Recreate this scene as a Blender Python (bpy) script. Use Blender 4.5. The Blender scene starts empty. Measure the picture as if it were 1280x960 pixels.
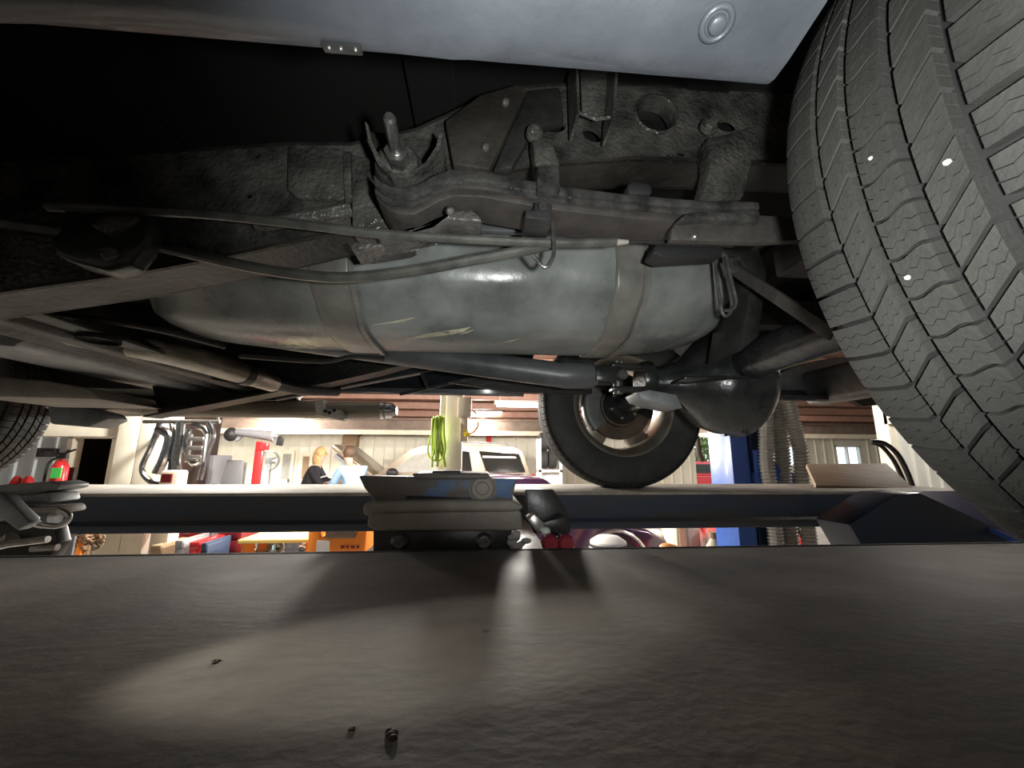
import bpy, bmesh, math, random
from mathutils import Vector, Matrix
random.seed(7)
PI = math.pi
# ---------------------------------------------------------------- camera
ZC = 1.62                       # eye height above the shop floor; shapes below are written relative to it
FPX, PITCH, YAW, ROLL = 495.0, math.radians(10.5), math.radians(4.57), math.radians(0.245)
scene = bpy.context.scene
COL = scene.collection
fw = Vector((math.sin(YAW)*math.cos(PITCH), math.cos(YAW)*math.cos(PITCH), math.sin(PITCH)))
rt0 = Vector((math.cos(YAW), -math.sin(YAW), 0))
up0 = rt0.cross(fw)
rt = rt0*math.cos(ROLL) + up0*math.sin(ROLL)
up = up0*math.cos(ROLL) - rt0*math.sin(ROLL)
cam_d = bpy.data.cameras.new('camera'); cam = bpy.data.objects.new('camera', cam_d); COL.objects.link(cam)
cam_d.sensor_fit = 'HORIZONTAL'; cam_d.sensor_width = 36; cam_d.lens = 36*FPX/1280
cam_d.clip_start = 0.01; cam_d.clip_end = 200
M4 = Matrix((rt, up, -fw)).transposed().to_4x4(); M4.translation = (0, 0, ZC)
cam.matrix_world = M4
scene.camera = cam
def P(px, py, Y):
    """point at distance plane Y seen at a photograph pixel (relative to eye height)"""
    d = rt*((px-640)/FPX) + up*((480-py)/FPX) + fw
    return d*(Y/d.y)
# ---------------------------------------------------------------- world, lights, exposure
w = bpy.data.worlds.new('world'); scene.world = w; w.use_nodes = True
bg = w.node_tree.nodes['Background']; bg.inputs[0].default_value = (0.86, 0.93, 1.0, 1); bg.inputs[1].default_value = 2.2
scene.view_settings.view_transform = 'Standard'; scene.view_settings.look = 'None'
scene.view_settings.exposure = 0.0; scene.view_settings.gamma = 1.0
def spot(name, loc, target, energy, angle, blend, radius, color=(1, 1, 1)):
    d = bpy.data.lights.new(name, 'SPOT'); o = bpy.data.objects.new(name, d); COL.objects.link(o)
    d.energy = energy; d.spot_size = math.radians(angle); d.spot_blend = blend; d.shadow_soft_size = radius; d.color = color
    o.location = Vector(loc)+Vector((0, 0, ZC))
    o.rotation_euler = (Vector(target)-Vector(loc)).to_track_quat('-Z', 'Y').to_euler()
    return o
# hand torch held beside the photographer's phone
spot('hand_torch', (0.06, 0.0, 0.012), P(815, 215, .6), 19, 116, .7, .012, (.97, 1.0, .97))
spot('tank_bounce_spot', (-.75, .13, .22), (-.05, .315, -.132), 30, 13.5, .55, .008, (1.0, .95, .86))  # added lamp; stands in for torch light bounced off the tank onto the deck
def point(name, loc, energy, radius, color):
    d = bpy.data.lights.new(name, 'POINT'); o = bpy.data.objects.new(name, d); COL.objects.link(o)
    d.energy = energy; d.shadow_soft_size = radius; d.color = color; o.location = Vector(loc)+Vector((0, 0, ZC))
    return o
def area(name, loc, rot, sx, sy, energy, color=(1, 1, 1)):
    d = bpy.data.lights.new(name, 'AREA'); o = bpy.data.objects.new(name, d); COL.objects.link(o)
    d.shape = 'RECTANGLE'; d.size = sx; d.size_y = sy; d.energy = energy; d.color = color
    o.location = Vector(loc)+Vector((0, 0, ZC)); o.rotation_euler = rot
    return o
# ---------------------------------------------------------------- materials
MATS = {}
def mat(name, col, rough=.5, metal=0., col2=None, scale=8., detail=4., lo=.35, hi=.65, bump=0., bscale=40., rvar=0., emit=None, estr=0., coat=0., stretch=None, trans=0., ior=1.45):
    m = bpy.data.materials.new(name); m.use_nodes = True; nt = m.node_tree; N = nt.nodes; L = nt.links
    b = N['Principled BSDF']
    b.inputs['Base Color'].default_value = (*col, 1); b.inputs['Roughness'].default_value = rough
    b.inputs['Metallic'].default_value = metal; b.inputs['IOR'].default_value = ior
    if coat: b.inputs['Coat Weight'].default_value = coat; b.inputs['Coat Roughness'].default_value = .1
    if trans: b.inputs['Transmission Weight'].default_value = trans
    tc = N.new('ShaderNodeTexCoord'); vec = tc.outputs['Object']
    if stretch:
        mp = N.new('ShaderNodeMapping'); mp.inputs['Scale'].default_value = stretch; L.new(vec, mp.inputs['Vector']); vec = mp.outputs[0]
    if col2 is not None:
        n = N.new('ShaderNodeTexNoise'); n.inputs['Scale'].default_value = scale; n.inputs['Detail'].default_value = detail
        n.inputs['Roughness'].default_value = .6
        r = N.new('ShaderNodeValToRGB'); r.color_ramp.elements[0].position = lo; r.color_ramp.elements[1].position = hi
        r.color_ramp.elements[0].color = (*col, 1); r.color_ramp.elements[1].color = (*col2, 1)
        L.new(vec, n.inputs['Vector']); L.new(n.outputs['Fac'], r.inputs['Fac']); L.new(r.outputs['Color'], b.inputs['Base Color'])
        if rvar:
            mr = N.new('ShaderNodeMapRange'); mr.inputs['To Min'].default_value = max(.02, rough-rvar); mr.inputs['To Max'].default_value = min(1, rough+rvar)
            mr.inputs['From Min'].default_value = .3; mr.inputs['From Max'].default_value = .7
            L.new(n.outputs['Fac'], mr.inputs['Value']); L.new(mr.outputs[0], b.inputs['Roughness'])
    if bump:
        n2 = N.new('ShaderNodeTexNoise'); n2.inputs['Scale'].default_value = bscale; n2.inputs['Detail'].default_value = 3
        bp = N.new('ShaderNodeBump'); bp.inputs['Strength'].default_value = bump; bp.inputs['Distance'].default_value = .01
        L.new(vec, n2.inputs['Vector']); L.new(n2.outputs['Fac'], bp.inputs['Height']); L.new(bp.outputs[0], b.inputs['Normal'])
    if emit is not None:
        b.inputs['Emission Color'].default_value = (*emit, 1); b.inputs['Emission Strength'].default_value = estr
    MATS[name] = m
    return m
mat('bed_paint', (.042, .047, .055), .42, col2=(.062, .068, .078), scale=14, bump=.06, bscale=120, coat=.15)
mat('undercoat', (.02, .02, .019), .2, col2=(.105, .10, .09), scale=15, detail=8, bump=.5, bscale=150, rvar=.12)
mat('undercoat_dark', (.012, .012, .012), .5, col2=(.03, .029, .027), scale=18, bump=.25, bscale=60)
mat('shade_black', (.0015, .0015, .0015), 1., col2=(.003, .0025, .0025), scale=6)  # near-black for the truck's underside; deep shade is put into the colour
mat('rail_dusty', (.015, .0145, .013), .5, col2=(.046, .041, .033), scale=7, bump=.25, bscale=70, rvar=.15)
mat('spring_steel', (.018, .018, .018), .2, col2=(.06, .057, .053), scale=35, bump=.2, bscale=130, rvar=.1)
mat('spring_brown', (.028, .026, .024), .5, col2=(.055, .048, .043), scale=25, bump=.12, bscale=100)
mat('bolt_steel', (.25, .25, .24), .35, .8, col2=(.12, .11, .1), scale=60, bump=.1, bscale=200)
mat('bright_steel', (.62, .62, .6), .3, .9, col2=(.4, .39, .37), scale=40)
mat('cable_sheath', (.04, .041, .038), .33, col2=(.085, .085, .075), scale=30, bump=.06, bscale=200)
mat('pipe_metal', (.42, .4, .36), .33, .75, col2=(.2, .17, .13), scale=9, bump=.15, bscale=60)
mat('axle_black', (.014, .016, .016), .25, col2=(.035, .038, .036), scale=14, bump=.12, bscale=50)
mat('shaft_grey', (.05, .054, .058), .38, col2=(.10, .105, .11), scale=8, bump=.05)
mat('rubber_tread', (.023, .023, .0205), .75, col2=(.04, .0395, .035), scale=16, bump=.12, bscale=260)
mat('rubber_groove_shade', (.008, .008, .008), .85, col2=(.014, .014, .013), scale=30)  # darker copy of the tread rubber; shade between blocks is put into the colour
mat('rubber_side', (.05, .05, .05), .65, col2=(.08, .08, .078), scale=10, bump=.05, bscale=90)
mat('rim_alloy', (.5, .47, .4), .35, .6, col2=(.3, .27, .22), scale=10)
mat('rotor', (.22, .17, .13), .5, .5, col2=(.12, .09, .07), scale=14)
mat('step_bar', (.10, .09, .075), .3, .2, col2=(.3, .26, .2), scale=5, stretch=(.6, 4, 4))
mat('white_bracket', (.62, .6, .55), .5, col2=(.4, .38, .34), scale=20)
mat('chrome', (.5, .51, .52), .22, 1., col2=(.3, .31, .33), scale=25)
mat('runway_side', (.05, .075, .125), .42, col2=(.08, .078, .078), scale=6, bump=.15, bscale=40, stretch=(.5, 3, 3), rvar=.12)
mat('runway_top_far', (.34, .31, .26), .7, col2=(.5, .46, .39), scale=10, bump=.1)
mat('jack_grey', (.25, .225, .2), .6, col2=(.33, .30, .27), scale=16, bump=.12, bscale=70)
mat('jack_blue', (.15, .13, .115), .55, col2=(.10, .17, .33), scale=11, lo=.55, hi=.63, bump=.15, bscale=60)
mat('black_steel', (.015, .015, .016), .35, col2=(.03, .03, .03), scale=20, bump=.08)
mat('grey_cast', (.2, .21, .22), .5, .3, col2=(.3, .31, .31), scale=18, bump=.1)
mat('red_knob', (.28, .02, .035), .3, coat=.4)
mat('white_rag', (.5, .48, .46), .9, col2=(.3, .28, .27), scale=30, bump=.4, bscale=60)
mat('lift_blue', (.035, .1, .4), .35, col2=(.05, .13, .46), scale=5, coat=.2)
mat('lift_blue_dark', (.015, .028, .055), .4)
mat('ply', (.3, .21, .13), .7, col2=(.42, .31, .2), scale=8, stretch=(1, 6, 6), bump=.08)
mat('hose_grey', (.3, .29, .26), .6, col2=(.38, .37, .33), scale=9)
mat('hose_black', (.015, .015, .015), .4)
mat('cream_metal', (.8, .75, .62), .6, col2=(.86, .82, .71), scale=3)
mat('cream_wood', (.78, .72, .58), .6, col2=(.85, .8, .67), scale=4)
mat('white_wall', (.78, .77, .72), .55, col2=(.84, .83, .79), scale=3)
mat('pale_blue_metal', (.62, .72, .76), .5, col2=(.7, .79, .82), scale=3)
mat('floor_concrete', (.42, .4, .37), .55, col2=(.5, .48, .45), scale=1.2, bump=.03)
mat('roof_red', (.10, .042, .027), .7, col2=(.14, .065, .044), scale=3)
mat('purlin', (.24, .125, .09), .6, col2=(.3, .17, .125), scale=6)  # paler than the roof deck; light on the lower flanges is in the colour
mat('beam_brown', (.12, .085, .065), .6, col2=(.18, .13, .1), scale=4)
mat('beam_cream', (.58, .51, .4), .6, col2=(.66, .6, .49), scale=4)
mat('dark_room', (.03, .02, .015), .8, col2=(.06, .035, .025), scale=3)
mat('suv_paint', (.27, .215, .155), .3, .3, coat=.4)
mat('dark_glass', (.015, .018, .018), .06, coat=.3)
mat('clear_glass', (.75, .8, .8), .05, trans=1., ior=1.02)
mat('tail_red', (.55, .02, .02), .2, coat=.5)
mat('black_plastic', (.02, .02, .021), .5)
mat('tyre_black', (.02, .02, .02), .8)
mat('purple_paint', (.06, .025, .07), .15, .2, coat=.8)
mat('red_paint', (.55, .025, .03), .25, coat=.5)
mat('dark_red', (.2, .015, .02), .4)
mat('orange_paint', (.85, .25, .03), .4, coat=.2)
mat('yellow_wood', (.8, .62, .2), .6)
mat('pale_cyan', (.5, .72, .72), .5)
mat('white_plastic', (.8, .8, .78), .4)
mat('grey_plastic', (.25, .25, .27), .5)
mat('light_blue_cloth', (.3, .5, .75), .85, col2=(.38, .58, .8), scale=10)
mat('black_cloth', (.02, .02, .024), .85)
mat('jeans', (.06, .09, .17), .9)
mat('skin', (.58, .35, .25), .5)
mat('blond_hair', (.42, .26, .1), .6, col2=(.55, .36, .16), scale=40)
mat('brown_hair', (.09, .05, .03), .6)
mat('green_hose', (.36, .52, .07), .45)
mat('red_hose', (.6, .08, .05), .5)
mat('orange_wire', (.7, .3, .1), .5)
mat('yellow_plastic', (.85, .65, .03), .4)
mat('green_tag', (.08, .65, .12), .5)
mat('tube_light', (1, 1, 1), .5, emit=(1, .98, .93), estr=14)
mat('daylight_pane', (.8, .9, .95), .1, trans=1., ior=1.02)
mat('tree_leaf', (.1, .17, .05), .7, col2=(.2, .28, .09), scale=4)
mat('asphalt', (.3, .3, .29), .9)
mat('brown_box', (.3, .2, .12), .8)
mat('fan_grey', (.4, .42, .43), .4, .5)
mat('navy', (.03, .05, .1), .5)
# deck of the near runway: greasy dark steel with pale worn dust
m = mat('deck_dirt', (.055, .05, .045), .72, col2=(.19, .17, .14), scale=4.2, detail=13, lo=.37, hi=.67, bump=.06, bscale=75, rvar=.1, stretch=(1, 1.5, 1))
nt = m.node_tree; bs = nt.nodes['Principled BSDF']
spk = nt.nodes.new('ShaderNodeTexVoronoi'); spk.inputs['Scale'].default_value = 17
sr = nt.nodes.new('ShaderNodeValToRGB'); sr.color_ramp.elements[0].position = .03; sr.color_ramp.elements[1].position = .08
sr.color_ramp.elements[0].color = (.25, .2, .18, 1); sr.color_ramp.elements[1].color = (1, 1, 1, 1)
mx = nt.nodes.new('ShaderNodeMixRGB'); mx.blend_type = 'MULTIPLY'; mx.inputs[0].default_value = .8
src = bs.inputs['Base Color'].links[0].from_socket
tcn = [n for n in nt.nodes if n.type == 'TEX_COORD'][0]
nt.links.new(tcn.outputs['Object'], spk.inputs['Vector']); nt.links.new(spk.outputs['Distance'], sr.inputs['Fac'])
nt.links.new(src, mx.inputs[1]); nt.links.new(sr.outputs[0], mx.inputs[2]); nt.links.new(mx.outputs[0], bs.inputs['Base Color'])
# fuel tank plastic/steel with dusty grey bloom
mat('tank_grey', (.075, .082, .08), .3, col2=(.29, .305, .295), scale=5, detail=7, lo=.3, hi=.72, bump=.1, bscale=28, rvar=.1)
mat('tank_strap', (.12, .116, .104), .36, col2=(.23, .22, .2), scale=9, bump=.1, bscale=50)
mat('tank_scratch', (.55, .53, .4), .6, col2=(.4, .38, .28), scale=60)
# ---------------------------------------------------------------- mesh builder
WL = {}
class MB:
    def __init__(s): s.v = []; s.f = []
    def add(s, vs, fs):
        n = len(s.v); s.v += [Vector(v) for v in vs]; s.f += [tuple(i+n for i in f) for f in fs]; return s
    def box(s, a, b):
        x0, y0, z0 = [min(a[i], b[i]) for i in range(3)]; x1, y1, z1 = [max(a[i], b[i]) for i in range(3)]
        return s.add([(x0, y0, z0), (x1, y0, z0), (x1, y1, z0), (x0, y1, z0), (x0, y0, z1), (x1, y0, z1), (x1, y1, z1), (x0, y1, z1)],
                     [(0, 3, 2, 1), (4, 5, 6, 7), (0, 1, 5, 4), (1, 2, 6, 5), (2, 3, 7, 6), (3, 0, 4, 7)])
    def bar(s, a, b, wd, ht, upv=(0, 0, 1)):
        """rectangular bar from a to b"""
        a, b = Vector(a), Vector(b); d = (b-a).normalized(); u = Vector(upv)
        sd = d.cross(u)
        if sd.length < 1e-4: sd = d.cross(Vector((1, 0, 0)))
        sd.normalize(); u = sd.cross(d)
        vs = []
        for p in (a, b):
            for i, j in ((-1, -1), (1, -1), (1, 1), (-1, 1)): vs.append(p+sd*(i*wd/2)+u*(j*ht/2))
        return s.add(vs, [(3, 2, 1, 0), (4, 5, 6, 7), (0, 1, 5, 4), (1, 2, 6, 5), (2, 3, 7, 6), (3, 0, 4, 7)])
    def prism(s, pts, ext):
        """planar outline extruded along a vector"""
        n = len(pts); ext = Vector(ext); a = [Vector(p) for p in pts]
        return s.add(a+[p+ext for p in a], [tuple(range(n-1, -1, -1)), tuple(range(n, 2*n))]+[(i, (i+1) % n, n+(i+1) % n, n+i) for i in range(n)])
    def pix(s, outline, Y, depth):
        return s.prism([P(x, y, Y) for x, y in outline], (0, depth, 0))
    def tube(s, path, r, k=10, caps=True, smoothn=0):
        pts = [Vector(p) for p in path]
        if smoothn:
            q = []
            for i in range(len(pts)-1):
                p0 = pts[max(i-1, 0)]; p1 = pts[i]; p2 = pts[i+1]; p3 = pts[min(i+2, len(pts)-1)]
                for t in range(smoothn):
                    u = t/smoothn
                    q.append(.5*((2*p1)+(p2-p0)*u+(2*p0-5*p1+4*p2-p3)*u*u+(3*p1-p0-3*p2+p3)*u**3))
            q.append(pts[-1]); pts = q
        rs = r if isinstance(r, (list, tuple)) else [r]*len(pts)
        if len(rs) != len(pts):
            rs = [rs[min(int(i/max(1, len(pts)-1)*(len(rs)-1)), len(rs)-2)]*(1-((i/max(1, len(pts)-1)*(len(rs)-1)) % 1 if i < len(pts)-1 else 1)) + rs[min(int(i/max(1, len(pts)-1)*(len(rs)-1))+1, len(rs)-1)]*((i/max(1, len(pts)-1)*(len(rs)-1)) % 1 if i < len(pts)-1 else 1) for i in range(len(pts))]
        vs = []; fs = []; nrm = None
        for i, p in enumerate(pts):
            d = (pts[min(i+1, len(pts)-1)]-pts[max(i-1, 0)]).normalized()
            if nrm is None:
                nrm = d.cross(Vector((0, 0, 1)))
                if nrm.length < .1: nrm = d.cross(Vector((1, 0, 0)))
            nrm = (nrm-d*nrm.dot(d)).normalized(); bn = d.cross(nrm)
            for j in range(k):
                a = 2*PI*j/k; vs.append(p+nrm*(rs[i]*math.cos(a))+bn*(rs[i]*math.sin(a)))
        for i in range(len(pts)-1):
            for j in range(k): fs.append((i*k+j, i*k+(j+1) % k, (i+1)*k+(j+1) % k, (i+1)*k+j))
        if caps:
            fs.append(tuple(range(k-1, -1, -1))); fs.append(tuple(range((len(pts)-1)*k, len(pts)*k)))
        return s.add(vs, fs)
    def lathe(s, prof, c, axis='Z', k=24, closed=False, a0=0., a1=2*PI):
        """profile of (radius, along-axis) turned about an axis through c"""
        c = Vector(c); full = abs(a1-a0-2*PI) < 1e-6; n = len(prof); vs = []; fs = []
        kk = k if full else k+1
        for j in range(kk):
            a = a0+(a1-a0)*j/k
            for r, h in prof:
                if axis == 'Z': p = (r*math.cos(a), r*math.sin(a), h)
                elif axis == 'Y': p = (r*math.sin(a), h, r*math.cos(a))
                else: p = (h, r*math.cos(a), r*math.sin(a))
                vs.append(c+Vector(p))
        m = n if closed else n-1
        for j in range(k):
            j2 = (j+1) % kk
            for i in range(m): fs.append((j*n+i, j2*n+i, j2*n+(i+1) % n, j*n+(i+1) % n))
        return s.add(vs, fs)
    def ball(s, c, rx, ry=None, rz=None, k=12, r=8):
        ry = ry or rx; rz = rz or rx; vs = [Vector(c)+Vector((0, 0, rz))]; fs = []
        for i in range(1, r):
            t = PI*i/r
            for j in range(k):
                a = 2*PI*j/k; vs.append(Vector(c)+Vector((rx*math.sin(t)*math.cos(a), ry*math.sin(t)*math.sin(a), rz*math.cos(t))))
        vs.append(Vector(c)-Vector((0, 0, rz))); e = len(vs)-1
        for j in range(k):
            fs.append((0, 1+j, 1+(j+1) % k)); fs.append((e, e-k+(j+1) % k, e-k+j))
        for i in range(r-2):
            for j in range(k): fs.append((1+i*k+j, 1+(i+1)*k+j, 1+(i+1)*k+(j+1) % k, 1+i*k+(j+1) % k))
        return s.add(vs, fs)
    def loft(s, rings, closed=True, caps=True):
        n = len(rings[0]); vs = [p for r in rings for p in r]; fs = []; m = n if closed else n-1
        for i in range(len(rings)-1):
            for j in range(m): fs.append((i*n+j, i*n+(j+1) % n, (i+1)*n+(j+1) % n, (i+1)*n+j))
        if caps and closed: fs.append(tuple(range(n-1, -1, -1))); fs.append(tuple(range((len(rings)-1)*n, len(rings)*n)))
        return s.add(vs, fs)
    def plate(s, outline, holes, Y, thick):
        """plate in the plane Y with real holes, extruded by thick away from the camera side"""
        bm = bmesh.new()
        for loop in [outline]+holes:
            vs = [bm.verts.new(p) for p in loop]
            for i in range(len(vs)): bm.edges.new((vs[i], vs[(i+1) % len(vs)]))
        bmesh.ops.triangle_fill(bm, use_beauty=True, edges=bm.edges[:], normal=(0, -1, 0))
        g = bmesh.ops.extrude_face_region(bm, geom=bm.faces[:])
        bmesh.ops.translate(bm, verts=[e for e in g['geom'] if isinstance(e, bmesh.types.BMVert)], vec=(0, thick, 0))
        bm.verts.index_update()
        s.add([v.co.copy() for v in bm.verts], [tuple(v.index for v in f.verts) for f in bm.faces]); bm.free()
        return s
    def build(s, name, material, parent=None, smooth=False, bevel=0, bsegs=2, base=False, ang=35):
        lo = Vector([min(v[i] for v in s.v) for i in range(3)]); hi = Vector([max(v[i] for v in s.v) for i in range(3)])
        c = (lo+hi)/2
        if base: c.z = lo.z
        me = bpy.data.meshes.new(name); bm = bmesh.new()
        vs = [bm.verts.new(v-c) for v in s.v]
        for f in s.f:
            try: bm.faces.new([vs[i] for i in f])
            except ValueError: pass
        bmesh.ops.recalc_face_normals(bm, faces=bm.faces[:])
        if bevel:
            es = [e for e in bm.edges if len(e.link_faces) == 2 and e.calc_face_angle(0) > math.radians(28)]
            bmesh.ops.bevel(bm, geom=es, offset=bevel, segments=bsegs, affect='EDGES', profile=.5, clamp_overlap=True)
        if smooth or bevel:
            for f in bm.faces: f.smooth = True
            for e in bm.edges:
                if len(e.link_faces) == 2 and e.calc_face_angle(0) > math.radians(ang): e.smooth = False
        bm.to_mesh(me); bm.free()
        me.materials.append(MATS[material])
        return link(name, me, c, parent)
def link(name, me, c, parent=None, rot=None):
    o = bpy.data.objects.new(name, me); COL.objects.link(o)
    wl = Vector(c)+Vector((0, 0, ZC)); WL[o] = wl
    if parent is not None: o.parent = parent; o.location = wl-WL[parent]
    else: o.location = wl
    if rot: o.rotation_euler = rot
    return o
def tag(o, label, cat, group=None):
    o['label'] = label; o['category'] = cat
    if group: o['group'] = group
    return o
def thing(name, label, cat, loc, group=None):
    return tag(link(name, None, loc), label, cat, group)
def struct(o): o['kind'] = 'structure'; return o
def lab(o, t): o['label'] = t; return o
def circle(c, r, k=20, ry=None, tilt=0.):
    """loop in the X-Z plane about point c"""
    ry = ry or r; out = []
    for j in range(k):
        a = -2*PI*j/k; x, z = r*math.cos(a), ry*math.sin(a)
        out.append(Vector((c[0]+x*math.cos(tilt)-z*math.sin(tilt), c[1], c[2]+x*math.sin(tilt)+z*math.cos(tilt))))
    return out
def hexbolt(mb, c, r, h, axis='Y', shank=0):
    mb.lathe([(0, -h), (r*.86, -h), (r, -h*.8), (r, 0)], c, axis, k=6)
    if shank: mb.lathe([(0, -h-shank), (r*.5, -h-shank), (r*.5, -h)], c, axis, k=10)
FLOOR = -ZC
RT = -.132                    # runway deck height
XA, YN, YF, R, ZW = .657, .316, 1.749, .381, -.132+.372
YM = (YN+YF)/2                # truck centre line
def mir(y): return 2*YM-y

# ================================================================ THE SETTING
BW = 12.0
XL, XR, YFR = -11.0, 17.0, -6.0
EAVE, RIDGE = 1.05, 3.4
fl = struct(MB().box((XL, YFR, FLOOR-.1), (XR, BW, FLOOR)).build('floor', 'floor_concrete'))
# back wall with a bay opening on the right and small windows, clad in ribbed metal
def wx(px, Y=BW): return P(px, 560, Y).x
open_x0, open_x1 = wx(868), wx(957)
win_x = [(wx(983), wx(1003)), (wx(1043), wx(1075))]
mb = MB()
def wallbox(x0, x1, z0, z1): mb.box((x0, BW, z0), (x1, BW+.12, z1))
wallbox(XL, open_x0, FLOOR, EAVE+.1)
wallbox(open_x0, open_x1, .95, EAVE+.1); 
prev = open_x1
for a, b in win_x:
    wallbox(prev, a, FLOOR, EAVE+.1); wallbox(a, b, FLOOR, -.25); wallbox(a, b, .42, EAVE+.1); prev = b
wallbox(prev, XR, FLOOR, EAVE+.1)
wall_back = struct(mb.build('wall_back', 'cream_metal'))
rib_me = None
x = XL+.1; n = 0
while x < XR-.1:
    if not any(a-.05 < x < b+.05 for a, b in [(open_x0, open_x1)]+win_x):
        if rib_me is None:
            o = MB().prism([(x-.03, BW, FLOOR), (x-.018, BW-.03, FLOOR), (x+.018, BW-.03, FLOOR), (x+.03, BW, FLOOR)], (0, 0, EAVE-FLOOR)).build('siding_rib', 'cream_metal', wall_back); rib_me = o.data
        else:
            link('siding_rib', rib_me, (x, BW-.015, (EAVE+FLOOR)/2), wall_back)
    x += .3
for i, (a, b) in enumerate(win_x):
    wn = struct(MB().box((a, BW+.05, -.25), (b, BW+.06, .42)).build('window_%d' % (i+1), 'daylight_pane'))
    MB().box((a, BW-.02, -.25), (a+.05, BW+.1, .42)).box((b-.05, BW-.02, -.25), (b, BW+.1, .42)).box((a, BW-.02, .37), (b, BW+.1, .42)).box((a, BW-.02, -.25), (b, BW+.1, -.2)).box(((a+b)/2-.02, BW, -.25), ((a+b)/2+.02, BW+.1, .42)).build('window_frame', 'white_wall', wn)
struct(MB().box((XL-.12, YFR, FLOOR), (XL, BW, 4.2)).build('wall_left', 'pale_blue_metal'))
struct(MB().box((XL, YFR-.12, FLOOR), (XR, YFR, 4.2)).build('wall_front', 'white_wall'))
wall_right = struct(MB().box((XR, YFR, FLOOR), (XR+.12, BW, 4.2)).build('wall_right', 'white_wall'))
# roof: red-primed deck on purlins, falling to the back eave
def roofz(y): return EAVE + (RIDGE-EAVE)*(BW-y)/(BW-YFR)
roof = struct(MB().prism([(XL, YFR, roofz(YFR)), (XL, BW+.2, roofz(BW+.2)), (XL, BW+.2, roofz(BW+.2)+.12), (XL, YFR, roofz(YFR)+.12)], (XR-XL, 0, 0)).build('ceiling', 'roof_red'))
y = BW-.5; pm = None
while y > 3:
    z = roofz(y)
    o = MB().box((XL, y-.035, z-.17), (XR, y+.035, z-.155)).box((XL, y-.005, z-.17), (XR, y+.005, z)).box((XL, y-.005, z-.012), (XR, y+.05, z)).build('purlin', 'purlin', roof) if pm is None else link('purlin', pm, (pc[0], pc[1]+(y-py0), pc[2]+(roofz(y)-roofz(py0))), roof)
    if pm is None: pm = o.data; pc = WL[o]-Vector((0, 0, ZC)); py0 = y
    y -= .85
struct(MB().box((XL, BW-1.1, .72), (XR, BW-.95, .98)).box((XL, BW-1.2, .70), (XR, BW-.85, .73)).box((XL, BW-1.2, .97), (XR, BW-.85, 1.0)).build('trim_1', 'beam_brown'))
struct(MB().box((XL, BW-1.25, .58), (XR, BW-1.2, .7)).build('trim_2', 'beam_cream'))

# ================================================================ THE LIFT
LX0, LX1 = -4.0, 2.35
lift = thing('car_lift', 'drive-on car lift with two dark blue steel runways carrying the truck', 'car lift', (0.3, 1.0, FLOOR))
nr = MB().box((LX0, -.05, RT-.012), (LX1+.4, .615, RT)).box((LX0, -.05, RT-.15), (LX1+.4, -.04, RT)).box((LX0, .60, RT-.15), (LX1+.4, .612, RT)).build('runway', 'deck_dirt', lift, bevel=.002)
lab(nr, 'grimy dark deck of the near runway')
def far_runway():
    y0, y1 = 1.565, 2.044
    o = MB().prism([(LX0, y0, RT-.01), (LX0, y0+.02, RT-.014), (LX0, y0+.02, RT-.10), (LX0, y0+.005, RT-.112), (LX0, y0+.005, RT-.138), (LX0, y0+.05, RT-.142), (LX0, y0+.05, RT-.01)], (LX1-LX0-.18, 0, 0)).build('runway', 'runway_side', lift, bevel=.003)
    lab(o, 'dark blue side channel of the far runway')
    dk = MB().box((LX0, y0-.004, RT-.01), (LX1-.18, y1, RT)).build('deck', 'runway_top_far', o, bevel=.002)
    lab(dk, 'pale dusty top plate of the far runway')
    MB().box((LX0, y1-.02, RT-.14), (LX1-.18, y1, RT-.011)).build('outer_channel', 'runway_side', o)
    return o
far_runway()
# rear cross beam joining the runways, seen at right
xb0, xb1 = P(1062, 640, 1.56).x, P(1140, 640, 1.56).x
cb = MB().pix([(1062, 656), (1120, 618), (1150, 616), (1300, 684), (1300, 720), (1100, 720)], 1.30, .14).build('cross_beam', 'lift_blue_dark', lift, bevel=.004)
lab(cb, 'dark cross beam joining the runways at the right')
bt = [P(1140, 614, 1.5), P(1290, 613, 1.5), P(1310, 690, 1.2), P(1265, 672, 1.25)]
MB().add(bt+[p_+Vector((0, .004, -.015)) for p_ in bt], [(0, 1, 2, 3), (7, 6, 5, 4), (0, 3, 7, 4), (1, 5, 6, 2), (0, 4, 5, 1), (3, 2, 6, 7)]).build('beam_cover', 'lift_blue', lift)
# ramp plate standing at the end of the far runway
rp = [P(1008, 580, 2.1), P(1108, 579, 2.1), P(1143, 611, 1.75), P(1020, 606, 1.75)]
rmp = MB().add(rp+[p+Vector((.01, .02, -.02)) for p in rp], [(0, 1, 2, 3), (7, 6, 5, 4), (0, 3, 7, 4), (1, 5, 6, 2), (0, 4, 5, 1), (3, 2, 6, 7)]).build('ramp_plate', 'ply', lift, bevel=.002)
lab(rmp, 'tilted brown wheel-stop ramp plate')
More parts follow.
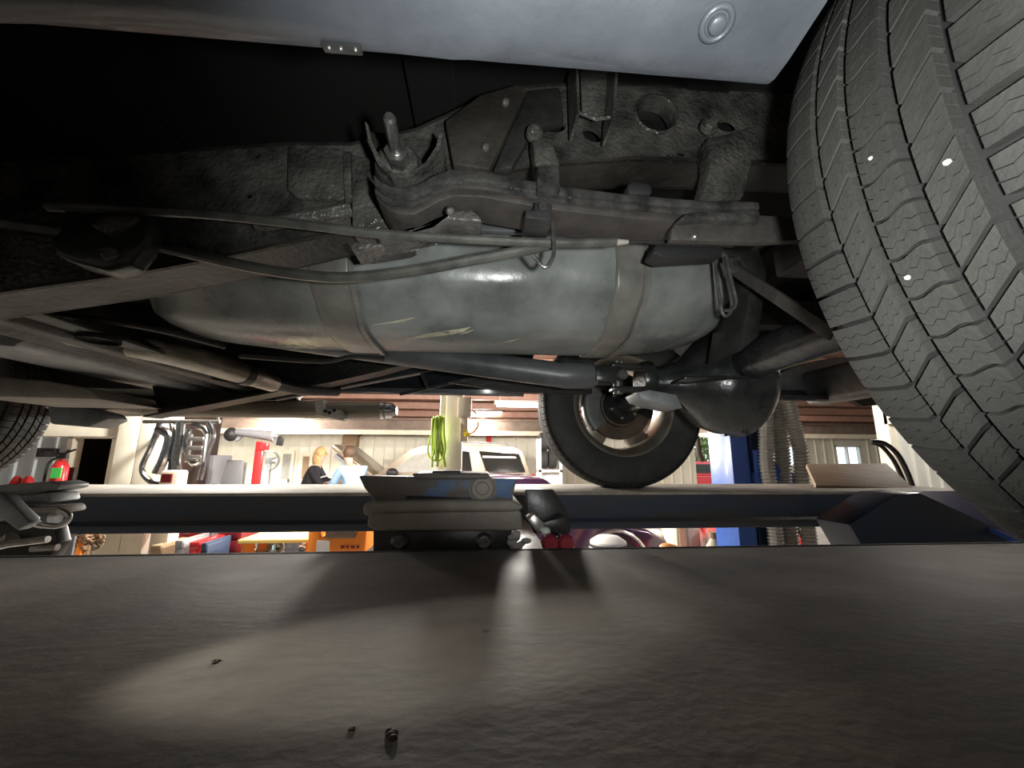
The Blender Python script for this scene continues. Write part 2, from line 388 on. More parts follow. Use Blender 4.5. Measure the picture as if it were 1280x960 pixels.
# blue lift column
def blue_post():
    a = P(898, 560, 2.9); b = P(934, 560, 2.9)
    x0, x1 = a.x, b.x; y0 = 2.75
    MB().prism([(x0, y0, FLOOR), (x0+.13, y0, FLOOR), (x0+.13, y0+.02, FLOOR), (x0+.03, y0+.02, FLOOR), (x0+.03, y0+.26, FLOOR), (x0+.13, y0+.26, FLOOR), (x0+.13, y0+.28, FLOOR), (x0, y0+.28, FLOOR)], (0, 0, 2.05)).build('column', 'lift_blue', lift, bevel=.004)
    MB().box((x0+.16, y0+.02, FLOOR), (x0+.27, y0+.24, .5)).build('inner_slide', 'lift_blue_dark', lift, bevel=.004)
    MB().box((x0-.1, y0-.1, FLOOR), (x0+.4, y0+.4, FLOOR+.015)).build('base_plate', 'lift_blue', lift)
    MB().box((x0+.15, y0-.02, -.45), (x0+.45, y0+.02, -.1)).prism([(x0+.15, y0-.03, -.1), (x0+.35, y0-.03, -.1), (x0+.25, y0-.03, .06), (x0+.15, y0-.03, .06)], (0, .02, 0)).build('carriage', 'lift_blue', lift, bevel=.004)
blue_post()

# ================================================================ THE TRUCK
truck = thing('pickup_truck', 'grey pickup truck raised on the lift, seen from beneath beside its rear wheel', 'pickup truck', (XA, YM, RT))
def tp(mb, name, material, parent=truck, **k): return mb.build(name, material, parent, **k)
# ---- body: lower bed sides (curled under), bed floor, cab floor
prof = [(.246, .305), (.243, .287), (.236, .284), (.222, .283), (.19, .290), (.15, .312), (.11, .348), (.075, .40), (.05, .47), (.035, .56), (.03, .72), (.03, .95)]
def bed_side(flip, x0, x1):
    rings = []
    nx = int((x1-x0)/.06)
    for i in range(nx+1):
        x = x0+(x1-x0)*i/nx; ring = []
        inner = []
        for j, (yy, zz) in enumerate(prof):
            dz = (.0025*math.sin(x*23)+.0015*math.sin(x*61)) if j < 3 else 0
            xx = x + (.05*max(0, (zz-.28))/.5 if i == nx else 0)
            ring.append(Vector((xx, mir(yy) if flip else yy, zz+dz)))
        for (yy, zz) in reversed(prof):
            xx = x + (.05*max(0, (zz-.28))/.5 if i == nx else 0)
            ring.append(Vector((xx, mir(yy+.004) if flip else yy+.004, zz+.003)))
        rings.append(ring)
    return MB().loft(rings)
bs1 = tp(bed_side(False, -2.2, .217), 'bed_side', 'bed_paint', smooth=True); lab(bs1, 'blue-grey painted lower edge of the bed side')
bs2 = tp(bed_side(True, -1.35, .20), 'bed_side', 'bed_paint', smooth=True)
# rear quarter behind the wheel arch, both sides
for fl_ in (False, True):
    tp(bed_side(fl_, 1.14, 1.75), 'bed_side', 'bed_paint', smooth=True)
def arch(flip):
    rings = []
    for i in range(25):
        a = PI*i/24; c = -math.cos(a); s_ = math.sin(a)
        x, z = XA+.02+.46*c, ZW+.08+.44*s_
        xo, zo = XA+.02+.53*c, ZW+.08+.51*s_
        q = [(x, .03, z), (x, .26, z), (xo, .26, zo), (xo, .03, zo)]
        rings.append([Vector((a_, mir(b_) if flip else b_, c_)) for a_, b_, c_ in q])
    return MB().loft(rings)
tp(arch(False), 'wheel_arch', 'shade_black', smooth=True); tp(arch(True), 'wheel_arch', 'shade_black', smooth=True)
# grommet plug and the little riveted clip on the near bed side
pc_ = P(899, 60, .205); q = Vector((pc_.x, .205, .2865))
nrm = Vector((0, -.25, -.97)).normalized()
def disc_on(c, n_, prof_, k=20):
    t1 = n_.cross(Vector((1, 0, 0))).normalized(); t2 = n_.cross(t1); vs = []; fs = []
    for j in range(k):
        a = 2*PI*j/k
        for r_, h_ in prof_: vs.append(c+t1*(r_*math.cos(a))+t2*(r_*math.sin(a))+n_*h_)
    n = len(prof_)
    for j in range(k):
        for i in range(n-1): fs.append((j*n+i, ((j+1) % k)*n+i, ((j+1) % k)*n+i+1, j*n+i+1))
    return MB().add(vs, fs)
pl = tp(disc_on(q, nrm, [(.0115, -.002), (.0115, .0015), (.0095, .003), (.008, .0025), (.0072, .001), (.006, .001), (.0057, .004), (.0045, .005), (0, .005)]), 'grommet_plug', 'jack_grey', bs1, smooth=True, ang=60)
pl.data.materials[0] = MATS['bed_paint']
cp = P(432, 28, .24)
cl_ = tp(MB().box((cp.x-.010, .238, .283), (cp.x+.010, .244, .30)).box((cp.x-.014, .236, .2815), (cp.x+.013, .244, .284)), 'edge_clip', 'black_steel', bs1, bevel=.0015)
for dx in (-.009, -.001, .009):
    tp(MB().ball((cp.x+dx, .239, .281), .0016, k=8, r=6), 'rivet', 'bright_steel', bs1, smooth=True)
# bed floor, its cross ribs, cab floor, tail
bf = tp(MB().box((-.95, .06, .70), (1.75, mir(.06), .74)), 'bed_floor', 'shade_black')
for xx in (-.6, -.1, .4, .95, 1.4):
    tp(MB().box((xx-.04, .1, .655), (xx+.04, mir(.1), .70)), 'bed_rib', 'shade_black', bf)
tp(MB().box((-2.0, .06, .50), (-.95, mir(.06), .56)).box((-.99, .06, .5), (-.95, mir(.06), .95)), 'cab_floor', 'shade_black')
tp(MB().prism([(-3.0, .06, .5), (-2.0, .06, .5), (-2.0, .06, .56), (-2.2, .06, .95), (-3.0, .06, .95)], (0, mir(.06)-.06, 0)), 'engine_bay_floor', 'shade_black')
# far rocker panel and its inner sill
tp(MB().prism([(-2.0, mir(.15), .30), (-2.0, mir(.02), .27), (-2.0, mir(.0), .30), (-2.0, mir(.0), .5), (-2.0, mir(.15), .5)], (1.1, 0, 0)), 'rocker_panel', 'rail_dusty', bevel=.006)
# rear bumper with hitch bar
bump = tp(MB().box((1.72, .1, .28), (1.84, mir(.1), .46)), 'rear_bumper', 'grey_cast', bevel=.03, bsegs=4)
q = [P(962, 487, 1.95), P(972, 468, 1.95), P(1000, 455, 1.95), P(1045, 446, 1.95), P(1075, 446, 1.95), P(1100, 480, 1.95), P(1050, 489, 1.95)]
fq = tp(MB().prism(q, (0, .05, 0)), 'quarter_skirt', 'grey_cast', bevel=.006)
tp(MB().prism([P(1028, 488, 1.9), P(1055, 487, 1.9), P(1110, 489, 1.9), P(1110, 505, 1.9), P(1080, 508, 1.9), P(1062, 498, 1.9), P(1040, 499, 1.9), P(1032, 497, 1.9)], (0, .03, 0)), 'mud_flap', 'black_plastic', fq)
# ---- frame rails
top_px = [(-500, 225), (0, 200), (200, 188), (360, 178), (440, 178), (520, 160), (590, 128), (640, 108), (700, 104), (800, 104), (945, 112), (1050, 118), (1180, 124)]
bot_px = [(1180, 216), (1050, 208), (960, 204), (880, 201), (790, 199), (700, 205), (650, 211), (610, 220), (545, 258), (440, 286), (300, 318), (150, 345), (0, 366), (-500, 440)]
FY = .58
top3 = [P(x, y, FY) for x, y in top_px]; bot3 = [P(x, y, FY) for x, y in bot_px]
xtail = 1.75
top3.append(Vector((xtail, FY, top3[-1].z))); bot3.insert(0, Vector((xtail, FY, bot3[0].z)))
holes = []
def px_ell(cx, cy, rx, ry, tilt=0, k=18):
    c = P(cx, cy, FY); s_ = (P(cx+10, cy, FY)-P(cx-10, cy, FY)).length/20; t_ = (P(cx, cy+10, FY)-P(cx, cy-10, FY)).length/20
    return circle(c, rx*s_, k, ry*t_, tilt)
for h in ((820, 143, 26, 25), (691, 157, 16, 8.5, -.05), (740, 169, 13, 7.5, -.55), (714, 166, 6, 2.6, -.2), (908, 157, 13, 7.5, -.06), (836, 193, 5, 2.5), (852, 192, 6, 3), (321, 194, 4, 4), (311, 244, 4, 4), (605, 185, 5, 5)):
    holes.append(px_ell(*h))
rail = tp(MB().plate(top3+bot3, holes, FY, .006), 'frame_rail', 'undercoat'); lab(rail, 'black undercoated frame rail with a large round hole')
def strip(poly, y0, y1, th, sgn):
    rings = [[Vector((p.x, y0, p.z)), Vector((p.x, y1, p.z)), Vector((p.x, y1, p.z+sgn*th)), Vector((p.x, y0, p.z+sgn*th))] for p in poly]
    return MB().loft(rings)
tp(strip(bot3, FY-.0005, FY+.075, .006, 1), 'bottom_flange', 'rail_dusty', rail)
tp(strip(top3, FY-.0005, FY+.075, .006, -1), 'top_flange', 'undercoat_dark', rail)
hc = P(820, 143, FY); rr = 26*(P(830, 143, FY)-P(810, 143, FY)).length/20
tp(MB().lathe([(rr, .004), (rr+.003, -.002), (rr-.001, -.004), (rr-.0025, 0), (rr-.0025, .03), (rr, .03)], hc, 'Y', k=28, closed=True), 'hole_collar', 'undercoat', rail, smooth=True)
tp(MB().plate([Vector((p_.x, FY+.07, p_.z)) for p_ in top3+bot3], [], FY+.07, .002), 'rail_shade_sheet', 'shade_black', rail)  # holeless near-black sheet added so the rail holes read as shaded
# far rail
def flip_pts(l): return [Vector((p.x, mir(p.y), p.z)) for p in l]
frl = tp(MB().plate(flip_pts(top3+bot3), [], mir(FY), -.006), 'frame_rail', 'undercoat_dark')
tp(strip(flip_pts(bot3), mir(FY)-.075, mir(FY), .006, 1), 'bottom_flange', 'rail_dusty', frl)
# raised reinforcement patch and the rail brackets
patch = tp(MB().pix([(359, 182), (372, 178), (436, 188), (438, 244), (425, 250), (370, 246), (358, 236)], FY-.012, .011), 'reinforcement_patch', 'undercoat', bevel=.004)
tp(MB().pix([(428, 190), (440, 188), (440, 252), (430, 252)], FY-.02, .018), 'patch_rib', 'undercoat', patch, bevel=.003)
tp(MB().tube([P(320, 281, FY-.015), P(380, 272, FY-.02), P(440, 261, FY-.02)], .011, 10), 'rail_weld_bead', 'undercoat', rail, smooth=True)
tp(MB().pix([(438, 192), (478, 200), (486, 292), (470, 300), (440, 292)], FY-.03, .028), 'hanger_backing', 'undercoat', bevel=.004)
# bed mount wedge plate (dim, left of the frame kick)
bw = tp(MB().pix([(556, 150), (600, 118), (648, 104), (660, 112), (612, 212), (566, 205)], FY-.035, .02), 'bed_mount_gusset', 'rail_dusty', bevel=.004)
for x_, y_ in ((632, 128), (607, 184)):
    tp(MB().ball(P(x_, y_, FY-.037), .007, k=10, r=6), 'bolt_head', 'undercoat', bw, smooth=True)
tp(MB().pix([(660, 112), (700, 108), (706, 150), (668, 160), (640, 210), (616, 213)], FY-.02, .018), 'kick_gusset', 'undercoat_dark', bevel=.004)
# hanging channel from the bed to the frame
ch = [P(719, 70, .5), P(723, 138, .54), P(768, 147, .54), P(772, 72, .5)]
bmnt = tp(MB().pix([(724, 60), (728, 140), (764, 146), (767, 60)], .55, .006), 'bed_mount', 'undercoat', bevel=.002)
for a_, b_ in (((719, 58), (722, 140)), ((771, 60), (766, 148))):
    tp(MB().prism([P(a_[0], a_[1], .50), P(b_[0], b_[1], .50), P(b_[0], b_[1], .50)+Vector((0, .055, 0)), P(a_[0], a_[1], .50)+Vector((0, .055, 0))], (.004, 0, 0)), 'side_flange', 'undercoat', bmnt)
tp(MB().tube([P(722, 140, .51), P(745, 149, .51), P(768, 146, .51)], .003, 8), 'bottom_lip', 'undercoat', bmnt, smooth=True)
# bracket with bolts from rail to spring (right)
rb = tp(MB().pix([(884, 172), (906, 168), (944, 156), (940, 205), (930, 246), (878, 244), (888, 205)], .54, .035), 'spring_stop_bracket', 'undercoat', bevel=.004)
mbb = MB(); hexbolt(mbb, P(885, 160, .55), .011, .012); mbb.lathe([(0, -.004), (.015, -.004), (.015, 0)], P(885, 160, .55), 'Y', k=16)
tp(mbb, 'bracket_bolt', 'undercoat', rb, smooth=True, ang=25)
lb = tp(MB().pix([(664, 170), (676, 160), (690, 172), (700, 206), (700, 226), (672, 226)], .53, .03), 'spring_guide', 'undercoat', bevel=.004)
mbb = MB(); mbb.lathe([(0, -.004), (.012, -.004), (.013, 0), (.013, .006)], P(668, 166, .53), 'Y', k=14); hexbolt(mbb, P(668, 166, .528), .008, .008)
tp(mbb, 'bracket_bolt', 'undercoat', lb, smooth=True, ang=25)
# ---- leaf spring
def leafshape(top, bot, y0, y1): return MB().pix(top+bot[::-1], y0, y1-y0)
main_top = [(466, 216), (476, 227), (490, 233), (510, 233), (530, 226), (548, 216), (565, 211), (600, 213), (640, 221), (700, 232), (780, 242), (860, 249), (950, 252)]
main_bot = [(468, 232), (480, 243), (494, 248), (512, 248), (532, 241), (550, 231), (567, 225), (600, 226), (640, 233), (700, 243), (780, 252), (860, 259), (950, 262)]
second_bot = [(x, y+9) for x, y in main_bot]
third_bot = [(x+(6 if x < 520 else 0), y+20) for x, y in main_bot]
spring = tp(leafshape(main_top, main_bot, .465, .53), 'leaf_spring', 'spring_steel', bevel=.0022)
lab(spring, 'black leaf spring curling up to its front hanger')
tp(leafshape([(x, y+1) for x, y in main_bot], second_bot, .468, .53), 'leaf', 'spring_steel', spring, bevel=.002)
tp(leafshape([(x, y+1) for x, y in second_bot], third_bot, .47, .53), 'leaf', 'spring_brown', spring, bevel=.002)
tp(MB().pix([(672, 205), (700, 206), (701, 240), (671, 238)], .455, .075), 'spring_clamp', 'spring_steel', spring, bevel=.004)
tp(MB().pix([(668, 252), (690, 254), (690, 276), (657, 272), (657, 262), (668, 262)], .455, .05), 'clamp_plate', 'black_steel', spring, bevel=.002)
mbb = MB(); hexbolt(mbb, P(678, 260, .452), .006, .005); tp(mbb, 'clamp_bolt', 'bolt_steel', spring)
tp(MB().pix([(784, 231), (790, 226), (812, 229), (816, 236), (814, 243), (786, 242)], .462, .07), 'spring_pad', 'black_plastic', spring, bevel=.003)
# axle end plate right of spring
ap = tp(MB().pix([(838, 300), (840, 284), (856, 270), (876, 265), (950, 268), (1010, 272), (1010, 300), (950, 303)], .45, .012), 'spring_plate', 'spring_brown', bevel=.003)
tp(MB().pix([(846, 276), (858, 266), (876, 263), (950, 267), (950, 278), (880, 274), (862, 276)], .44, .03), 'plate_rim', 'spring_steel', ap, bevel=.003)
mbb = MB(); mbb.ball(P(868, 296, .448), .005, k=10, r=6); tp(mbb, 'plate_rivet', 'bright_steel', ap, smooth=True)
tp(MB().box((.46, .40, ZW+.04), (.86, .55, ZW+.085)), 'axle_perch', 'undercoat_dark', bevel=.006)
tp(MB().pix([(815, 316), (822, 300), (905, 302), (905, 318), (830, 322)], .56, .035), 'perch_block', 'black_plastic', bevel=.004)
# ---- spring hanger with stud
hang = tp(MB().loft([[P(x, y, .47)+Vector((0, dy, 0)) for x, y, dy in ring] for ring in
      [[(456, 152, 0), (460, 175, 0), (472, 205, 0), (490, 222, 0), (512, 222, 0), (535, 208, 0), (550, 185, 0), (554, 165, 0), (550, 165, 0), (545, 183, 0), (532, 203, 0), (511, 216, 0), (491, 216, 0), (476, 201, 0), (464, 173, 0), (460, 155, 0)],
       [(456, 152, .11), (460, 175, .11), (472, 205, .11), (490, 222, .11), (512, 222, .11), (535, 208, .11), (550, 185, .11), (554, 165, .11), (550, 165, .11), (545, 183, .11), (532, 203, .11), (511, 216, .11), (491, 216, .11), (476, 201, .11), (464, 173, .11), (460, 155, .11)]]]),
      'spring_hanger', 'undercoat', smooth=True)
tp(MB().pix([(462, 165), (552, 172), (545, 190), (530, 206), (508, 216), (490, 214), (474, 198)], .56, .01), 'hanger_back', 'undercoat', hang)
s0, s1 = P(500, 214, .50), P(487, 148, .405)
d_ = (s1-s0)
tp(MB().tube([s0+d_*.1, s0+d_*.45, s0+d_*.46, s0+d_*1.0], [.0085, .0085, .0075, .0075], 12).tube([s0+d_*1.0, s0+d_*1.04], [.0075, .005], 12), 'stud', 'bolt_steel', hang, smooth=True)
tp(MB().tube([s0+d_*.22, s0+d_*.44], .0155, 6), 'nut', 'bolt_steel', hang)
tp(MB().tube([s0+d_*.15, s0+d_*.22], [.027, .025], 24), 'washer', 'undercoat', hang, smooth=True)
tp(MB().tube([s0+d_*.02, s0+d_*.15], [.034, .031], 24), 'rubber_bushing', 'black_plastic', hang, smooth=True)
tp(MB().pix([(470, 296), (500, 292), (540, 282), (565, 263), (590, 262), (602, 272), (602, 277), (560, 274), (520, 290), (480, 300)], .50, .045), 'hanger_foot', 'undercoat', hang, bevel=.004)
mbb = MB(); mbb.ball(P(563, 264, .455), .006, k=8, r=6); tp(mbb, 'foot_rivet', 'undercoat', hang, smooth=True)
tp(MB().pix([(434, 302), (480, 304), (516, 299), (508, 303), (470, 309), (440, 312)], .52, .045), 'hanger_tail', 'undercoat', hang, bevel=.004)
# dusty plate seen between spring and tank, with the grey rear piece
tp(MB().pix([(540, 268), (600, 266), (655, 272), (700, 276), (820, 296), (800, 300), (700, 292), (600, 288), (556, 282)], .60, .012), 'tank_heat_tab', 'shaft_grey', bevel=.003)
# ---- parking brake cables
def cab(pts, Y, r, name, m='cable_sheath'):
    return tp(MB().tube([P(x, y, Y if not isinstance(Y, list) else Y[i]) for i, (x, y) in enumerate(pts)], r, 10, smoothn=5), name, m, smooth=True)
c1 = cab([(60, 258), (150, 262), (260, 268), (380, 281), (480, 293), (600, 300), (700, 304), (770, 303)], .50, .0065, 'brake_cable')
tp(MB().tube([P(768, 303, .5), P(785, 302.5, .5)], [.0055, .003], 10), 'cable_ferrule', 'jack_grey', c1, smooth=True)
tp(MB().tube([P(785, 302.5, .5), P(850, 302, .5), P(900, 306, .5)], .002, 6), 'inner_wire', 'black_steel', c1)
c2 = cab([(-60, 270), (90, 291), (170, 302), (250, 320), (330, 337), (400, 346), (450, 346), (520, 338), (590, 325), (650, 314), (700, 303)], [.56, .56, .56, .56, .555, .55, .54, .53, .52, .515, .51], .0078, 'brake_cable')
hk = tp(MB().tube([P(x, y, .485) for x, y in ((690, 278), (692, 300), (692, 318), (686, 331), (680, 334), (672, 326), (666, 319))], .0028, 8, smoothn=3), 'cable_hook', 'bolt_steel', smooth=True)
# ---- fuel tank
def tank_ring(X, grow=0.):
    t = (X+.085)/.625
    t = max(-.999, min(.999, t))
    e = (1-abs(t)**5)**(1/3.2)
    yc, zc_ = .845, .365
    hy, hz = (.165*(.30+.70*e))+grow, (.118*(.35+.65*e))+grow
    if t < -.3:
        k = (-t-.3)/.7; yc += .05*k; zc_ += .01*k
    ring = []
    n = 44
    for j in range(n):
        a = 2*PI*j/n; c, s_ = math.cos(a), math.sin(a); p = 2/4.2
        y_ = yc+hy*math.copysign(abs(c)**p, c); z_ = zc_+hz*math.copysign(abs(s_)**p, s_)
        # lower near shoulder is cut back softly
        if s_ < 0 and c < 0: y_ += .035*abs(s_)*abs(c)*2; z_ += .02*abs(s_)*abs(c)*2
        # dents
        d1 = math.exp(-(((X-.16)/.05)**2+((z_-.31)/.022)**2)); d2 = math.exp(-(((X-.40)/.06)**2+((z_-.33)/.05)**2)); d3 = math.exp(-(((X+.22)/.05)**2+((z_-.33)/.05)**2))
        if c < 0: y_ += .016*d1-.010*d2+.008*d3
        ring.append(Vector((X, y_, z_)))
    return ring
xs = [-.085+.625*math.sin(PI/2*(-1+2*i/56)) for i in range(57)]
tank = tp(MB().loft([tank_ring(x) for x in xs]), 'fuel_tank', 'tank_grey', smooth=True, ang=80); lab(tank, 'dusty grey fuel tank hung on two straps')
def strap(x0, x1, g):
    rings = [tank_ring(x0, -.004), tank_ring(x0+.003, g), tank_ring(x0+.008, g*1.25), tank_ring(x1-.008, g*1.25), tank_ring(x1-.003, g), tank_ring(x1, -.004)]
    return MB().loft(rings)
for a_, b_ in ((P(374, 380, .68).x, P(432, 380, .68).x), (P(772, 380, .68).x, P(812, 380, .68).x)):
    tp(strap(a_, b_, .0045), 'tank_strap', 'tank_strap', tank, smooth=True, ang=60)
    tp(strap(b_, b_+.006, .007), 'strap_edge', 'tank_strap', tank, smooth=True, ang=60)
# long pressed crease along the front of the tank and paint scrapes
def on_tank(px, py):
    # walk out along the pixel ray until the tank skin is met
    Y = .60
    while Y < .98:
        p = P(px, py, Y); rg = tank_ring(p.x)
        lo_ = [q_ for q_ in rg if q_.y < .86]
        ins = False; n = len(rg); j = n-1
        for i in range(n):
            yi, zi, yj, zj = rg[i].y, rg[i].z, rg[j].y, rg[j].z
            if (zi > p.z) != (zj > p.z) and p.y < (yj-yi)*(p.z-zi)/(zj-zi)+yi: ins = not ins
            j = i
        if ins: return p
        Y += .002
    return P(px, py, .9)
def scrape(pts):
    vs = []; 
    for (x, y, wd) in pts:
        a = on_tank(x, y-wd)*.998; b = on_tank(x, y+wd)*.998; vs += [a, b]
    n = len(pts); t = [v*.9985 for v in vs]
    fs = [(2*i, 2*i+2, 2*i+3, 2*i+1) for i in range(n-1)]
    return MB().add(t, fs)
for pts in ([(508, 424, .4), (530, 420, 2), (560, 416, 3), (578, 413, 2.5), (588, 409, .6)], [(466, 406, .3), (490, 403, 1.2), (505, 400, 1.5), (519, 397, .4)], [(575, 418, .4), (585, 415, 1.2), (592, 412, .4)], [(628, 428, .3), (640, 426, 1), (650, 423, .3)]):
    tp(scrape(pts), 'paint_scrape', 'tank_scratch', tank)
tp(MB().tube([P(x, y, 1.0) for x, y in ((300, 445), (400, 452), (440, 446), (480, 449))], .006, 8, smoothn=4), 'tank_vent_line', 'rail_dusty', tank, smooth=True)
# ---- rear axle, differential, drive shaft
DX = XA
ax = tp(MB().tube([(DX, YN+.02, ZW), (DX, .60, ZW), (DX, .9, ZW-.005)], .044, 18).tube([(DX, YF-.02, ZW), (DX, mir(.60), ZW), (DX, mir(.9), ZW-.005)], .044, 18), 'rear_axle', 'axle_black', smooth=True)
df = MB().lathe([(0, -.19), (.035, -.19), (.04, -.17), (.05, -.15), (.058, -.12), (.085, -.09), (.125, -.05), (.14, -.01), (.142, .03), (.148, .04), (.148, .055), (.12, .09), (.07, .12), (0, .13)], (DX, YM, ZW-.035), 'X', k=32)
dfo = tp(df, 'differential', 'axle_black', smooth=True, ang=50); lab(dfo, 'oily black differential housing')
for k in range(10):
    a = 2*PI*k/10; c = Vector((DX+.045, YM+.143*math.cos(a), ZW-.035+.143*math.sin(a)))
    mbb = MB(); hexbolt(mbb, c+Vector((-.006, 0, 0)), .009, .01, 'X'); tp(mbb, 'cover_bolt', 'axle_black', dfo)
for sg in (-1, 1):
    tp(MB().prism([(DX-.17, YM-.006, ZW-.035+sg*.03), (DX-.02, YM-.006, ZW-.035+sg*.03), (DX-.02, YM-.006, ZW-.035+sg*.13)], (0, .012, 0)), 'web', 'axle_black', dfo)
tp(MB().prism([(DX-.16, YM-.12, ZW-.05), (DX+.02, YM-.15, ZW-.05), (DX+.02, YM-.15, ZW-.042), (DX-.16, YM-.12, ZW-.042)], (0, .2, 0)), 'casting_ledge', 'axle_black', dfo, bevel=.003)
uj = P(772, 472, YM)
ds0 = Vector((-1.3, YM, .40)); ds1 = Vector((uj.x-.06, YM, uj.z+.004))
ds = tp(MB().tube([ds0, ds1-Vector((.10, 0, 0)), ds1-Vector((.09, 0, 0)), ds1-Vector((.02, 0, 0)), ds1], [.034, .034, .037, .037, .028], 22), 'drive_shaft', 'shaft_grey', smooth=True, ang=50)
for s_ in (-1, 1):
    tp(MB().bar(ds1+Vector((-.01, s_*.03, 0)), ds1+Vector((.06, s_*.033, 0)), .012, .04), 'yoke_ear', 'axle_black', ds, bevel=.004)
    tp(MB().bar(uj+Vector((.07, 0, s_*.03-.002)), uj+Vector((-.02, 0, s_*.033)), .04, .012), 'flange_ear', 'axle_black', ds, bevel=.004)
tp(MB().tube([uj+Vector((0, -.045, 0)), uj+Vector((0, .045, 0))], .013, 12).tube([uj+Vector((0, 0, -.045)), uj+Vector((0, 0, .045))], .013, 12), 'joint_cross', 'bolt_steel', ds, smooth=True)
tp(MB().lathe([(0, -.03), (.045, -.03), (.05, -.02), (.05, .0), (.035, .01), (.035, .05)], uj+Vector((.09, 0, -.004)), 'X', k=20), 'pinion_flange', 'axle_black', dfo, smooth=True)
q = P(823, 500, .95)
tp(MB().pix([(797, 490), (812, 487), (846, 493), (854, 510), (840, 509), (803, 499)], .93, .09), 'pinion_bracket', 'grey_cast', dfo, bevel=.004)
# ---- diagonal stay, U-bolts near tank corner
tp(MB().bar(P(915, 335, .64), P(1042, 418, .50), .006, .022, (0, 1, 0)), 'shock_stay', 'spring_brown', bevel=.002)
ub = tp(MB().tube([P(x, y, .60) for x, y in ((894, 322), (897, 355), (902, 388), (908, 395), (915, 383), (910, 350), (905, 322))], .0028, 8, smoothn=3), 'u_bolt', 'bolt_steel', smooth=True)
tp(MB().tube([P(x, y, .585) for x, y in ((908, 320), (914, 350), (920, 375), (916, 386), (906, 388))], .003, 8, smoothn=3), 'u_bolt', 'bolt_steel', smooth=True)
tp(MB().pix([(908, 322), (922, 322), (925, 338), (914, 342)], .595, .02), 'u_bolt_tab', 'bolt_steel', ub, bevel=.002)
tp(MB().pix([(880, 310), (950, 312), (960, 340), (950, 420), (925, 440), (938, 360), (925, 322)], .72, .12), 'tank_end_guard', 'undercoat_dark', bevel=.006)
# ---- left side: cab mount, cross member, exhaust
cm = tp(MB().pix([(78, 258), (70, 290), (60, 300), (68, 318), (90, 328), (130, 338), (160, 330), (178, 305), (186, 270), (170, 255)], .50, .03), 'cab_mount', 'axle_black', bevel=.012, bsegs=3)
tp(MB().pix([(112, 276), (130, 268), (172, 268), (160, 282), (135, 292), (114, 284)], .492, .02), 'cab_mount_pad', 'undercoat', cm, bevel=.004)
tp(MB().pix([(118, 310), (142, 305), (150, 318), (128, 326)], .494, .02), 'cab_mount_washer', 'undercoat', cm, bevel=.004)
tp(MB().prism([(-.93, .58, .238), (-.90, .58, .222), (-.88, .58, .236), (-.85, .58, .236), (-.835, .58, .222), (-.80, .58, .222), (-.79, .58, .238), (-.79, .58, .30), (-.93, .58, .30)], (0, .93, 0)), 'cross_member', 'rail_dusty', bevel=.004)
for j in range(4):
    yy = .82+.2*j
    tp(MB().lathe([(.0, 0), (.03, 0), (.034, -.006), (.034, -.012)], (-.757, yy, .235), 'Z', k=14), 'cross_member_boss', 'rail_dusty')
tp(MB().prism([(-.78, .60, .232), (-.735, .60, .232), (-.735, .60, .24), (-.78, .60, .24)], (0, .85, 0)), 'cross_member_flange', 'rail_dusty', bevel=.002)
tp(MB().prism([(-1.3, .9, .26), (-1.0, .9, .225), (-.98, .9, .24), (-.98, .9, .29), (-1.3, .9, .31)], (0, .75, 0)), 'transmission_pan', 'grey_cast', bevel=.012)
ex = tp(MB().tube([(-1.5, .80, .33), (-1.2, .82, .31), (-.95, .86, .275), (-.75, .98, .245), (-.665, 1.12, .228), (-.64, 1.26, .222)], [.038, .036, .034, .03, .03, .026], 16, smoothn=5), 'exhaust_pipe', 'pipe_metal', smooth=True)
tp(MB().tube([(-.665, 1.13, .228), (-.658, 1.155, .2275)], .0335, 16), 'pipe_clamp', 'black_steel', ex, smooth=True)
tp(MB().tube([(-.64, 1.26, .222), (-.62, 1.40, .23), (-.55, 1.55, .25)], .022, 12, smoothn=3), 'pipe_tail', 'undercoat_dark', ex, smooth=True)
tp(MB().tube([(-1.2, .70, .30), (-.9, .72, .262), (-.7, .84, .262), (-.62, .98, .26)], .006, 8, smoothn=4).ball((-.75, .95, .255), .02, .04, .014), 'fuel_line', 'rail_dusty', smooth=True)
tp(MB().pix([(-40, 478), (0, 470), (60, 476), (110, 486), (128, 500), (60, 498), (-40, 496)], 1.25, .25), 'transfer_skid', 'jack_grey', bevel=.01)
# dark heat shield plates under the far side, with their bright lower edge
hs = tp(MB().prism([P(250, 502, 1.55), P(345, 500, 1.55), P(526, 466, 1.55), P(560, 458, 1.55), P(420, 440, 1.55), P(250, 470, 1.55)], (0, .01, 0)), 'heat_shield', 'undercoat_dark')
tp(MB().bar(P(345, 500, 1.545), P(526, 467, 1.545), .012, .008), 'shield_edge', 'jack_grey', hs, bevel=.002)
tp(MB().bar(P(527, 467, 1.545), P(535, 486, 1.545), .012, .01, (0, 1, 0)), 'shield_end', 'black_steel', hs)
tp(MB().prism([P(560, 478, 1.6), P(600, 470, 1.6), P(740, 486, 1.6), P(740, 492, 1.6), P(640, 490, 1.6)], (0, .02, 0)), 'spare_carrier', 'rail_dusty')
tp(MB().bar(P(500, 493, 1.7), P(590, 473, 1.7), .01, .012), 'carrier_stay', 'black_steel')
